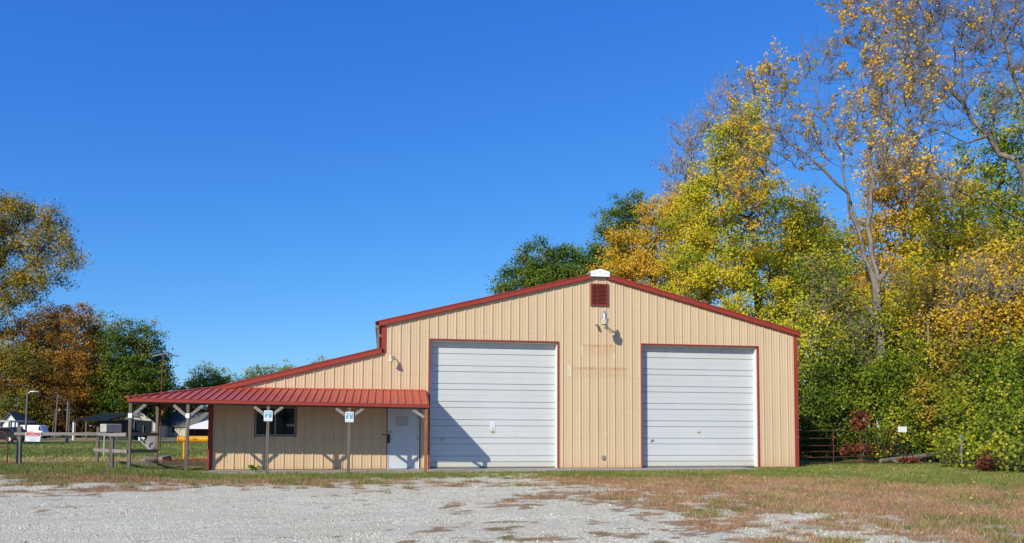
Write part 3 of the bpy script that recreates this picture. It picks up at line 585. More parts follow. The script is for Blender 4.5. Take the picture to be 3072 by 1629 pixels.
# ------------------------------------------------------------------ left foreground: fence, gate, sign, oddments
fe = empty('wooden_fence', (-7.07, 2.0, .06), label='weathered grey rail fence running from the gate to the porch', cat='fence')
PA, PB, PC, PD, PE = (-7.07, 2.0), (-4.70, 2.0), (-3.06, -1.65), (-2.49, -2.0), (-2.45, .55)
def fpost(p, z0, z1, s):
    mb = MB(); mb.bar((p[0], p[1], z0), (p[0]+random.uniform(-.015, .015), p[1], z1), s, s, (0, 1, 0)); return tpart(mb, 'post', MAT['greywood'], fe, bevel=.006)
fpost(PA, -.1, 1.34, .13); fpost(PB, -.1, 1.33, .085); fpost(PC, -.1, 1.06, .105)
def rail(p, q, z0, z1, h=.10):
    mb = MB(); mb.bar((p[0], p[1]-.075, z0), (q[0], q[1]-.075, z1), .04, h); tpart(mb, 'rail', MAT['greywoodx'], fe, bevel=.005)
rail((-7.2, 2.0), (-4.67, 2.0), 1.10, 1.10); rail((-4.66, 1.97), (-3.10, -1.6), 1.10, 1.105); rail((-3.12, -1.64), (-2.55, -2.0), 1.105, 1.12); rail((-2.46, -1.86), (-2.38, .55), 1.13, 1.10)
rail((-4.74, 1.9), (-3.05, -1.6), .58, .64); rail((-3.02, -1.65), (-2.52, -1.98), .64, .64); rail((-2.50, -1.86), (-2.42, .55), .64, .58)
# the red and white sign on the fence
sg = empty('trespassing_sign', (-6.62, 1.86, 1.0), label='red and white no trespassing sign hung on the fence rail', cat='sign'); sg.rotation_euler = (0, math.radians(1.5), 0)
def spart(mb, name, mats): return mb.build(name, mats, sg)
spart(rplate(0, 0, 0, .46, .30, .035), 'plate', MAT['signwhite']); spart(rplate(0, -.002, .083, .42, .11, .02, .0015), 'band', MAT['signred'])
text('word', 'NO', .055, MAT['signwhite'], sg, (0, -.003, .113)); text('word', 'TRESPASSING', .052, MAT['signwhite'], sg, (0, -.003, .057))
mb = MB()
for zz, n, w in ((-.0, 7, .034), (-.04, 4, .03), (-.08, 6, .032), (-.12, 3, .04)):
    for k in range(n): xx = -n*.026+k*.052+.008; mb.box((xx, -.002, zz-.009), (xx+w, -.0003, zz+.009))
spart(mb, 'small_print', MAT['inkpale'])
def pipe_gate(name, a, b, zs, ups, label, round_end=0):
    a, b = Vector(a), Vector(b); e = empty(name, a, label=label, cat='gate', group='rusty pipe gates'); d = (b-a); L = d.length; d.normalize()
    mb = MB()
    if round_end: top, bot = zs[0], zs[-1]; mb.tube([a+d*(L-.3)+Vector((0, 0, top)), a+d*(L-.15)+Vector((0, 0, top-.015)), a+d*(L-.04)+Vector((0, 0, top-.09)), a+d*L+Vector((0, 0, top-.2)), a+d*L+Vector((0, 0, -.02))], .022, 8); mb.tube([a+Vector((0, 0, top)), a+d*(L-.29)+Vector((0, 0, top))], .022, 8)
    else:
        for s in (0, L): mb.tube([a+d*s+Vector((0, 0, zs[-1])), a+d*s+Vector((0, 0, zs[0]))], .022, 8)
        mb.tube([a+Vector((0, 0, zs[0])), b+Vector((0, 0, zs[0]))], .022, 8)
    tpart(mb, 'gate_frame', MAT['rust'], e, smooth=True)
    for z in zs[1:]:
        mb = MB(); n = 10; mb.tube([a+d*(L*i/n)+Vector((0, 0, z-.012*math.sin(math.pi*i/n)+random.uniform(-.004, .004))) for i in range(n+1)], .017, 8); tpart(mb, 'bar', MAT['rust'], e, smooth=True)
    for u in ups:
        mb = MB(); p = a+d*(L*u); mb.bar(p+Vector((0, -.02, zs[-1])), p+Vector((0, -.02, zs[0])), .03, .008, (0, 1, 0)); tpart(mb, 'brace', MAT['rust'], e)
    return e
pipe_gate('pipe_gate', (-10.6, 1.5, .02), (-7.30, 1.72, .02), (1.16, .90, .66, .44, .20), (.4,), 'rusty pipe gate at the far end of the rail fence, beside the red sign', 1)
pipe_gate('pipe_gate', (19.75, .85, 0), (26.6, 4.2, 0), (1.29, 1.01, .74, .51, .29, .08), (.30, .55, .85), 'rusty six bar pipe gate between the barn corner and the bushes')
lg = MB(); pts = [Vector((23.95, 2.05, .13)), Vector((24.6, 2.3, .14)), Vector((26.2, 3.1, .21)), Vector((28.0, 4.0, .33)), Vector((29.6, 4.8, .42))]
lg.tube(pts, [.07, .10, .105, .10, .09], 10); lg.tube([pts[1], pts[1]+Vector((.12, -.25, -.08))], [.04, .02], 6)
o = lg.build('fallen_log', bark('log_bark', (.10, .08, .06), (.30, .26, .21)), smooth=True); tag(o, 'grey fallen log leaning out of the bushes at the end of the pipe gate', 'log')
# blank white marker sign and pale tag amid the bushes
o = rplate(24.6, 1.6, 1.36, .38, .22, .01).build('marker_sign', MAT['signwhite']); tag(o, 'small pale sign half hidden by leaves at the end of the pipe gate', 'sign')
p = at(2884, 1313, 27.0); o = MB().bar(p+Vector((0, 0, -.9)), p+Vector((0, 0, .13)), .06, .03, (0, 1, 0)).build('marker_post', MAT['galv'], bevel=.008); tag(o, 'slim grey marker post poking out of the bushes', 'post')

# timber, blocks, dish, yellow pipe, tank
def bm_obj(mb, name, mat, label, cat, **k): o = mb.build(name, mat, **k); return tag(o, label, cat)
p, q = at(318, 1393, 25.0), at(470, 1394, 25.2); p.z = q.z = .13
bm_obj(MB().bar(p, q, .2, .16), 'railway_sleeper', MAT['darkwood'], 'weathered grey timber lying in the grass behind the corner porch post', 'timber', bevel=.015)
p, q = at(480, 1396, 25.6), at(655, 1394, 26.6); p.z = q.z = .09
bm_obj(MB().bar(p, q, .2, .17), 'railway_sleeper', MAT['darkwood'], 'dark timber lying along the edge of the slab by the barn corner', 'timber', bevel=.015)
p, q = at(432, 1378, 27.6), at(468, 1378, 27.8); p.z = q.z = .16
bm_obj(MB().bar(p, q, .3, .2), 'concrete_block', MAT['blockgrey'], 'pale grey block in the weeds behind the porch', 'block', bevel=.01)
p, q = at(478, 1384, 27.2), at(506, 1380, 28); p.z = .18; q.z = .22
bm_obj(MB().bar(p, q, .22, .2, (0, .4, 1)), 'concrete_block', MAT['blockgrey'], 'tilted grey block by the back porch post', 'block', bevel=.01)
p = at(462, 1324, 26.6); dn = (at(415, 1312, 26.4)-p); dn.z = 0; dn = (dn.normalized()+Vector((.25, -.5, .22))).normalized()
ds = empty('satellite_dish', (p.x, p.y, .0), label='grey satellite dish with its arm pointing left, behind the rail fence', cat='satellite dish')
mb = MB(); prof = [(.0, .0), (.12, .012), (.22, .04), (.30, .075), (.335, .095), (.34, .09), (.30, .06), (.2, .022), (0, -.012)]; mb.lathe(prof, p, dn, 24); tpart(mb, 'reflector', plain('dish_grey', (.16, .155, .145), .6), ds, smooth=True)
b0 = p+Vector((-.05, -.06, -.33)); f0 = at(419, 1322, 26.3); mb = MB(); mb.bar(b0+Vector((.05, 0, -.02)), f0, .035, .03); tpart(mb, 'arm', MAT['signwhite'], ds)
mb = MB(); mb.tube([f0+Vector((0, 0, .0)), f0+Vector((-.01, 0, .12))], .04, 10); mb.tube([f0+Vector((.05, .02, .1)), f0+Vector((.14, .04, .06))], [.03, .045], 10); tpart(mb, 'receiver', MAT['signwhite'], ds)
mb = MB(); mb.tube([(p.x+.1, p.y+.06, -.05), (p.x+.08, p.y+.05, .6), p-dn*.05], .028, 8); tpart(mb, 'mast', MAT['galv'], ds)
yp = empty('yellow_pipe', at(552, 1390, 30.5), label='thick yellow pipe lettered PLA on a yellow post behind the porch', cat='pipe')
a, b = at(534, 1317.5, 30.5), at(700, 1317.5, 30.8); b.z = a.z; R = .128; d = (b-a).normalized()
mb = MB(); mb.tube([a, b], R, 24); mb.tube([a-d*.0+d*.0, a+d*.045], R+.022, 24); mb.tube([a+d*.10, a+d*.135], R+.014, 24); mb.tube([a+d*.25, a+d*.27], R+.01, 24); tpart(mb, 'barrel', MAT['yellow'], yp, smooth=True)
mb = MB(); q = at(553, 1328, 30.5); mb.tube([(q.x, q.y, -.05), (q.x, q.y, a.z-R+.02)], .045, 12); tpart(mb, 'post', MAT['yellow'], yp, smooth=True)
tp = at(586, 1315, 30.5); ang = math.atan2(d.y, d.x); nrm = Vector((d.y, -d.x, 0)); tl = a+d*((tp-a).dot(d))+nrm*(R+.004)
t_ = text('lettering', 'PLA', .085, MAT['black'], yp, tl-Vector(yp.location), (math.pi/2, 0, ang), .003)
# grey box trailer roof seen above the fence
p, q = at(309, 1284, 34), at(356, 1284, 34.6); q.z = p.z
bx = empty('grey_cabinet', (p.x, p.y, 0), label='weathered grey metal cabinet standing behind the rail fence', cat='cabinet')
mb = MB(); mb.bar(p, q, .5, .36); tpart(mb, 'body', painted('weathered_grey_sheet', (.40, .39, .37), .8, .3, 6, (1, 1, 1), .1), bx, bevel=.03); dd = (q-p)
for f in (.1, .9):
    m = p+dd*f; mb = MB(); mb.bar((m.x, m.y, -.05), (m.x, m.y, p.z-.18), .05, .05, (0, 1, 0)); tpart(mb, 'leg', MAT['galv'], bx)

# ------------------------------------------------------------------ left background: buildings, vehicles, poles
def gable_house(name, A, B, depth, wall, rise, mats, label, wins=(), over=.25, chim=None):
    """long front from A to B (eaves), gabled ends; A,B ground points"""
    A, B = Vector(A), Vector(B); d = (B-A); L = d.length; d.normalize(); ang = math.atan2(d.y, d.x)
    e = empty(name, A, ang, label, 'house')
    mb = MB(); pr = [(0, 0), (depth, 0), (depth, wall), (depth/2, wall+rise), (0, wall)]
    n = 5; V = [(0, y, z) for y, z in pr]+[(L, y, z) for y, z in pr]; mb.add(V, [(4, 3, 2, 1, 0), (5, 6, 7, 8, 9), (0, 1, 6, 5), (0, 5, 9, 4), (1, 2, 7, 6)]); mb.build('wall', mats[0], e)
    mb = MB(); k = rise/(depth/2); h = .1
    for s in (0, 1):
        y0 = -over if s == 0 else depth+over; z0 = wall-over*k
        P = [(-over, y0, z0), (L+over, y0, z0), (L+over, depth/2, wall+rise), (-over, depth/2, wall+rise)]
        V = [(x, y, z+.02) for x, y, z in P]+[(x, y, z+.02+h) for x, y, z in P]; mb.add(V, [(0, 1, 2, 3), (7, 6, 5, 4), (0, 4, 5, 1), (1, 5, 6, 2), (2, 6, 7, 3), (3, 7, 4, 0)])
    rf = mb.build('roof', mats[1], e)
    for (x, z, w, hh, side) in wins:
        f = MB(); g = MB(); fr = .07
        if side == 'front': f.box((x-w/2-fr, -.04, z-fr), (x+w/2+fr, .0, z+hh+fr)); g.box((x-w/2, -.05, z), (x+w/2, -.041, z+hh)); g.m = 1; g.box((x-w/2, -.055, z+hh/2-.02), (x+w/2, -.051, z+hh/2+.02))
        else: f.box((-.04, x-w/2-fr, z-fr), (0, x+w/2+fr, z+hh+fr)); g.box((-.05, x-w/2, z), (-.041, x+w/2, z+hh)); g.m = 1; g.box((-.055, x-w/2, z+hh/2-.02), (-.051, x+w/2, z+hh/2+.02))
        fo = f.build('window', MAT['white'], e); g.build('pane', [MAT['glass'], MAT['white']], fo)
    for c in (chim or ()):
        x, y, w, zt = c; mb = MB(); zr = wall+rise-abs(y-depth/2)*k; mb.box((x-w/2, y-w/2, zr-.5), (x+w/2, y+w/2, zt)); mb.box((x-w/2-.06, y-w/2-.06, zt), (x+w/2+.06, y+w/2+.06, zt+.1)); mb.build('chimney', MAT['brick'], rf)
    return e
def gpt(px, dep): p = at(px, 1300, dep); p.z = float(height(p.x, p.y)); return p
# cream house: gable faces the camera, so its long side runs away from us
A = gpt(360, 100); B = gpt(360, 100)
A = gpt(470, 100); dirv = (gpt(345, 100)-A); w_ = dirv.length
back = Vector((-dirv.y, dirv.x, 0)).normalized(); 
back = back if back.dot(Vector((0, 1, 0))) > 0 else -back
# local x runs away from the camera (A -> A+back), local y to the left; gable end at local x=0 faces us
gable_house('cream_house', A, A+back*9, w_, 1.75, 2.05, (MAT['siding1'], MAT['shin1']), 'cream clapboard house with its gable towards us and a brick chimney', wins=((w_*.60, 2.05, .55, .85, 'end'),), chim=((3.2, w_*.33, .55, 5.0),))
A, B = gpt(486, 104), gpt(582, 102)
gable_house('beige_house', A, B, 5.5, 1.55, 1.75, (MAT['siding2'], MAT['shin2']), 'low beige house with a grey shingle roof, between the porch posts', wins=((2.0, .62, .5, .75, 'front'),), chim=((1.1, 2.9, .42, 4.3),))
A, B = gpt(576, 112), gpt(612, 111)
gable_house('grey_shed', A, B, 3.5, 1.3, 1.7, (MAT['siding2'], MAT['shin2']), 'small grey roofed shed behind the white tent', chim=())
A, B = gpt(2, 92), gpt(50, 91)
A = gpt(52, 92); dv = gpt(8, 92)-A; bk = Vector((-dv.y, dv.x, 0)).normalized(); bk = bk if bk.y > 0 else -bk
gable_house('white_house', A, A+bk*7, dv.length, 1.9, 1.05, (painted('white_siding', (.66, .68, .68), .6), MAT['shin2']), 'small white gabled house behind the open carport')
# open carport at the picture's edge
cp = empty('carport', gpt(20, 78), label='open carport with a thin pale roof in front of the white house', cat='carport')
A, B = at(-60, 1257, 78), at(68, 1265, 78); A.z = B.z+.12; mb = MB(); mb.bar(A, B, 4.0, .14); tpart(mb, 'roof', painted('pale_roof', (.42, .42, .38), .6), cp)
for px in (-40, 28, 34, 46):
    q = at(px, 1262, 77); mb = MB(); mb.bar((q.x, q.y, -.05), (q.x, q.y, 1.9), .1, .1, (0, 1, 0)); tpart(mb, 'post', MAT['bronze'], cp)
# dark garden shelter
A, B = gpt(236, 80), gpt(345, 79); sh = empty('dark_shelter', A, label='dark flat roofed shelter with pale corner posts beside the tall screen', cat='shed')
mb = MB(); r0, r1 = at(250, 1262, 80), at(352, 1262, 79); L = (r1-r0); n = Vector((-L.y, L.x, 0)).normalized()
P = [r0-n*1.3-L*.06, r1-n*1.3+L*.03, r1+n*2.5-L*.05, r0+n*2.5+L*.06]; zt = [2.05, 2.0, 2.75, 2.75]
V = [(q.x, q.y, z) for q, z in zip(P, zt)]+[(q.x, q.y, z+.09) for q, z in zip(P, zt)]; mb.add(V, [(0, 1, 2, 3), (7, 6, 5, 4), (0, 4, 5, 1), (1, 5, 6, 2), (2, 6, 7, 3), (3, 7, 4, 0)]); tpart(mb, 'roof', MAT['dkroof'], sh)
mb = MB(); a_, b_ = r0+L*.15+n*1.5, r1+n*1.5; mb.bar((a_.x, a_.y, 1.0), (b_.x, b_.y, 1.0), .1, 2.1); tpart(mb, 'wall', MAT['darkgreen'], sh)
mb = MB(); m_ = a_+(b_-a_)*.25; m2 = a_+(b_-a_)*.48; mb.bar((m_.x, m_.y-.07, 1.2), (m2.x, m2.y-.07, 1.2), .04, 1.0); tpart(mb, 'window', MAT['glass'], sh)
for px, wd, mt in ((220, .13, 'white'), (226, .07, 'bronze'), (258, .1, 'bronze')):
    q = at(px, 1290, 78.6); mb = MB(); mb.bar((q.x, q.y, -.05), (q.x, q.y, 2.02), wd, wd, (0, 1, 0)); tpart(mb, 'post', MAT[mt], sh)
mb = MB(); q0, q1 = at(222, 1266, 79), at(250, 1264, 79); mb.bar((q0.x, q0.y, 2.06), (q1.x, q1.y, 2.06), 1.6, .08); tpart(mb, 'side_roof', MAT['dkroof'], sh)
sn = empty('privacy_screen', gpt(350, 86), label='tall dark cloth screen standing in front of the cream house', cat='screen')
A, B = at(348, 1262, 84), at(458, 1266, 86); mb = MB(); 
mb.prism([(0, -.3), ((B-A).length, -.3), ((B-A).length, 2.05), (0, 2.3)], -.03, .03); o = mb.build('cloth', MAT['tarp'], sn); o.location = (A.x-sn.location.x, A.y-sn.location.y, 0); o.rotation_euler = (0, 0, math.atan2((B-A).y, (B-A).x))
for f in (.0, .5, .75, 1.0):
    q = A+(B-A)*f; mb = MB(); mb.bar((q.x, q.y-.07, -.1), (q.x, q.y-.07, 2.05 if f != .75 else 1.6), .08, .08, (0, 1, 0)); tpart(mb, 'post', MAT['bronze'] if f != .75 else MAT['poleg'], sn)
# white party tent
tn = empty('party_tent', gpt(610, 92), label='white peaked party tent behind the yellow pipe', cat='tent')
c0 = at(622, 1318, 92); mb = MB(); hw = 1.9; zt, ze = 2.25, 1.45
V = [(c0.x-hw, c0.y-hw, ze), (c0.x+hw, c0.y-hw, ze), (c0.x+hw, c0.y+hw, ze), (c0.x-hw, c0.y+hw, ze), (c0.x, c0.y, zt), (c0.x-hw, c0.y-hw, ze-.25), (c0.x+hw, c0.y-hw, ze-.25), (c0.x+hw, c0.y+hw, ze-.25), (c0.x-hw, c0.y+hw, ze-.25)]
mb.add(V, [(0, 1, 4), (1, 2, 4), (2, 3, 4), (3, 0, 4), (5, 6, 1, 0), (6, 7, 2, 1), (7, 8, 3, 2), (8, 5, 0, 3)]); o = tpart(mb, 'canopy', MAT['pvc'], tn); m = o.modifiers.new('t', 'SOLIDIFY'); m.thickness = .03
mb = MB(); mb.box((c0.x-hw, c0.y+hw-.04, 0), (c0.x+hw, c0.y+hw, ze-.2)); mb.box((c0.x-hw, c0.y-hw, 0), (c0.x-hw+.04, c0.y+hw-.05, ze-.2)); tpart(mb, 'side_cloth', MAT['maroon'], tn)
for sx in (-1, 1):
    for sy in (-1, 1): mb = MB(); x, y = c0.x+sx*(hw-.08), c0.y+sy*(hw-.12); mb.bar((x, y, -.05), (x, y, ze-.05), .05, .05, (0, 1, 0)); tpart(mb, 'leg', MAT['white'], tn)
# vehicles
def vehicle(name, c, ang, prof, width, paint, label, cat, wheels, wr, glass, sc=1.):
    e = empty(name, c, ang, label, cat); W2 = width/2*sc; prof = [(x*sc, z*sc) for x, z in prof]; glass = [[(x*sc, z*sc) for x, z in q] for q in glass]; wheels = [x*sc for x in wheels]; wr *= sc
    mb = MB(); mb.prism(prof, -W2, W2); mb.build('body', paint, e, bevel=.07)
    for gp in glass:
        mb = MB()
        for s in (-1, 1): mb.prism(gp, s*(W2+.006)-.004, s*(W2+.006)+.004)
        mb.build('window', MAT['glass'], e)
    for x in wheels:
        for s in (-1, 1):
            w = MB(); w.tube([(x, s*(W2-.18), wr), (x, s*(W2+.02), wr)], wr, 20); wo_ = w.build('wheel', MAT['tyre'], e, smooth=True)
            h = MB(); h.tube([(x, s*(W2+.0), wr), (x, s*(W2+.03), wr)], wr*.55, 16); h.build('rim', MAT['alu'], wo_)
    return e
c = gpt(103, 88)
dvv = gpt(140, 88)-gpt(70, 88); ang = math.atan2(dvv.y, dvv.x)
vehicle('white_van', c, ang, [(-1.45, .35), (1.55, .35), (1.6, .8), (1.45, 1.05), (1.18, 1.72), (.95, 1.8), (-1.4, 1.8), (-1.45, 1.7)], 1.5, MAT['vanw'], 'white panel van parked behind the rail fence', 'van', (-.9, 1.0), .28, ([(1.02, 1.08), (1.36, 1.08), (1.16, 1.62), (1.02, 1.62)],), .86)
c = gpt(76, 76)
vehicle('navy_car', c, ang+math.pi, [(-1.6, .28), (1.7, .28), (1.72, .62), (1.0, .78), (.45, 1.18), (-.7, 1.2), (-1.3, .85), (-1.6, .8)], 1.5, MAT['navy'], 'dark navy car parked in front of the white van', 'car', (-1.0, 1.1), .28, ([(-.95, .82), (.85, .8), (.4, 1.12), (-.65, 1.13)],), .72)
c = gpt(8, 66)
vehicle('navy_car', c, ang+math.pi, [(-1.7, .3), (1.8, .3), (1.8, .8), (1.1, .92), (.55, 1.3), (-1.1, 1.32), (-1.6, .95), (-1.7, .9)], 1.6, MAT['navy'], 'dark car behind the pipe gate under the carport', 'car', (-1.1, 1.15), .3, ([(-1.2, .95), (.95, .93), (.5, 1.24), (-1.0, 1.25)],))
# poles and wires
def pole(base, top, r, label, name='utility_pole', cat='pole'):
    e = empty(name, base, label=label, cat=cat); mb = MB(); b = Vector(base); t = Vector(top); b.z = -.2; mb.tube([b, t], [r, r*.7], 8); tpart(mb, 'shaft', MAT['poleg'], e, smooth=True); return e
t0 = at(83, 1165, 70); b0 = at(77, 1300, 70); e = pole((b0.x, b0.y, 0), t0, .10, 'leaning wooden pole carrying a street lamp on a curved arm', 'street_lamp', 'street lamp')
a0 = at(86, 1180, 70); mb = MB(); mb.tube([at(84, 1182, 70), at(89, 1176, 70), at(97, 1173.5, 70), at(104, 1174, 70)], .035, 6); tpart(mb, 'arm', MAT['alu'], e, smooth=True)
mb = MB(); q = at(108, 1174.5, 70); mb.bar(q-Vector((.16, 0, 0)), q+Vector((.22, 0, -.01)), .2, .12, taper=.7); tpart(mb, 'lamp_head', MAT['alu'], e, bevel=.03)
t1 = at(173.5, 1184, 84); b1 = at(165, 1300, 84); e = pole((b1.x, b1.y, 0), t1, .085, 'leaning pale pole with a second pole propping it, left of the dark shelter'); mb = MB(); mb.tube([at(167, 1230, 84), Vector((at(155, 1300, 84).x, at(155, 1300, 84).y, -.1))], .05, 6); tpart(mb, 'prop', MAT['poleg'], e)
t2 = at(204.5, 1200, 64); b2 = at(201, 1300, 64); pole((b2.x, b2.y, 0), t2, .10, 'straight grey pole nearest the dark shelter')
t3 = at(209, 1204, 66); b3 = at(207, 1300, 66); pole((b3.x, b3.y, 0), t3, .05, 'thin dark pole close behind the straight grey pole')
def wire(p, q, sag, label):
    mb = MB(); n = 12; mb.tube([Vector(p).lerp(Vector(q), i/n)-Vector((0, 0, sag*4*(i/n)*(1-i/n))) for i in range(n+1)], .012, 5); tag(mb.build('overhead_wire', MAT['galv']), label, 'wire', 'overhead wires')
wire(at(110, 1178, 70), t1, .35, 'overhead wire drooping from the street lamp to the leaning pole'); wire(t1, t2, .15, 'overhead wire from the leaning pole to the straight pole')
ms = at(484, 1180, 44); an = empty('tv_antenna', (ms.x, ms.y, 0), label='rusty mast with a wide television antenna rising behind the porch roof', cat='antenna')
mt = at(488.5, 1052, 44); mb = MB(); mb.tube([(ms.x, ms.y, -.1), mt], [.04, .03], 8); tpart(mb, 'mast', MAT['rust'], an)
mb = MB(); l_, r_ = at(458, 1069, 44.6), at(494, 1061, 44); mb.tube([l_, r_], .035, 6); mb.tube([r_, at(534, 1069, 43.4)], .035, 6)
for f in (.3, .55, .8): c_ = r_.lerp(at(534, 1069, 43.4), f); mb.tube([c_+Vector((-.1, -.5, .02)), c_+Vector((.1, .5, .02))], .022, 5)
mb.tube([at(505, 1066, 44.2), at(520, 1063, 43.8)], .02, 5); tpart(mb, 'boom', MAT['galv'], an)

# ------------------------------------------------------------------ trees
BARK = dict(ash=bark('ash_grey_bark', (.085, .073, .06), (.29, .26, .215)), grey=bark('grey_bark', (.085, .072, .058), (.26, .225, .18)), brown=bark('brown_bark', (.05, .04, .03), (.16, .13, .10)), pale=bark('pale_twig_bark', (.20, .17, .14), (.42, .37, .31)))
LEAF = dict(
    ygreen=leafmat('yellow_green_leaves', [(0, (.075, .135, .014)), (.3, (.24, .30, .02)), (.6, (.50, .47, .03)), (.88, (.70, .54, .035)), (1, (.68, .40, .05))]),
    gold=leafmat('gold_leaves', [(0, (.16, .19, .02)), (.3, (.50, .39, .03)), (.6, (.76, .50, .035)), (.85, (.72, .38, .05)), (1, (.56, .30, .11))]),
    orange=leafmat('orange_yellow_leaves', [(0, (.18, .21, .02)), (.3, (.50, .38, .03)), (.6, (.68, .39, .03)), (1, (.58, .25, .05))]),
    dgreen=leafmat('dark_green_leaves', [(0, (.035, .075, .009)), (.45, (.095, .16, .016)), (.8, (.19, .25, .025)), (.95, (.30, .27, .035)), (1, (.40, .22, .05))]),
    mgreen=leafmat('mid_green_leaves', [(0, (.04, .075, .008)), (.4, (.115, .18, .014)), (.75, (.28, .32, .024)), (1, (.56, .45, .05))]),
    rust=leafmat('rust_leaves', [(0, (.055, .042, .012)), (.35, (.135, .082, .017)), (.7, (.28, .14, .022)), (1, (.58, .29, .03))]),
    olive=leafmat('olive_gold_leaves', [(0, (.07, .09, .014)), (.4, (.21, .20, .025)), (.75, (.42, .31, .035)), (1, (.58, .34, .06))]),
    brown=leafmat('dry_brown_leaves', [(0, (.12, .07, .05)), (.5, (.30, .17, .09)), (1, (.50, .33, .16))]),
    red=leafmat('red_sumac_leaves', [(0, (.06, .014, .014)), (.5, (.17, .035, .025)), (1, (.34, .10, .035))]),
)
def frusta(P0, P1, R0, R1, n=5):
    d = P1-P0; L = np.linalg.norm(d, axis=1, keepdims=True); d = d/np.maximum(L, 1e-6)
    a = np.where(np.abs(d[:, 2:3]) < .9, np.array([[0, 0, 1.]]), np.array([[1., 0, 0]])); u = np.cross(d, a); u /= np.linalg.norm(u, axis=1, keepdims=True); w = np.cross(d, u)
    th = np.arange(n)*2*np.pi/n; ring = u[:, None]*np.cos(th)[None, :, None]+w[:, None]*np.sin(th)[None, :, None]
    V = np.concatenate([P0[:, None]+ring*R0[:, None, None], P1[:, None]+ring*R1[:, None, None]], 1).reshape(-1, 3)
    b = (np.arange(len(P0))*2*n)[:, None]; k = np.arange(n)[None]; k2 = (k+1) % n
    return V, np.stack([b+k, b+k2, b+n+k2, b+n+k], -1).reshape(-1, 4)
def leaves(C, size, tone, g, up=.55):
    n = len(C); nr = g.normal(size=(n, 3)); nr[:, 2] += up*1.1; nr[:, 1] -= up*1.3; nr[:, 0] -= up*1.2; nr /= np.linalg.norm(nr, axis=1, keepdims=True)
    t = g.normal(size=(n, 3)); u = np.cross(nr, t); u /= np.linalg.norm(u, axis=1, keepdims=True); w = np.cross(nr, u); s = (size*g.uniform(.65, 1.3, n))[:, None]
    V = np.stack([C-u*s*.55, C+w*s*.42+nr*s*.12, C+u*s*.55, C-w*s*.42+nr*s*.12], 1).reshape(-1, 3)
    return V, np.arange(4*n).reshape(-1, 4), np.repeat(tone, 4)
def sample_lobes(lobes, n, g, shell=.35):
    a = np.array([l['r'][0]*l['r'][2]*l.get('w', 1) for l in lobes]); pick = g.choice(len(lobes), n, p=a/a.sum())
    d = g.normal(size=(n, 3)); d /= np.linalg.norm(d, axis=1, keepdims=True); rad = g.uniform(shell, 1, n)**(.6)
    c = np.array([l['c'] for l in lobes])[pick]; r = np.array([l['r'] for l in lobes])[pick]
    return c+d*r*(rad*g.uniform(.78, 1.2, n))[:, None], pick
def L(px, py, dep, rx, ry, w=1, rd=None):
    k = dep/FPX; c = at(px, py, dep); return dict(c=np.array(c), r=np.array([rx*k, (rd if rd else (rx+ry)/2*k*.9), ry*k]), w=w)
NTREE = [0]
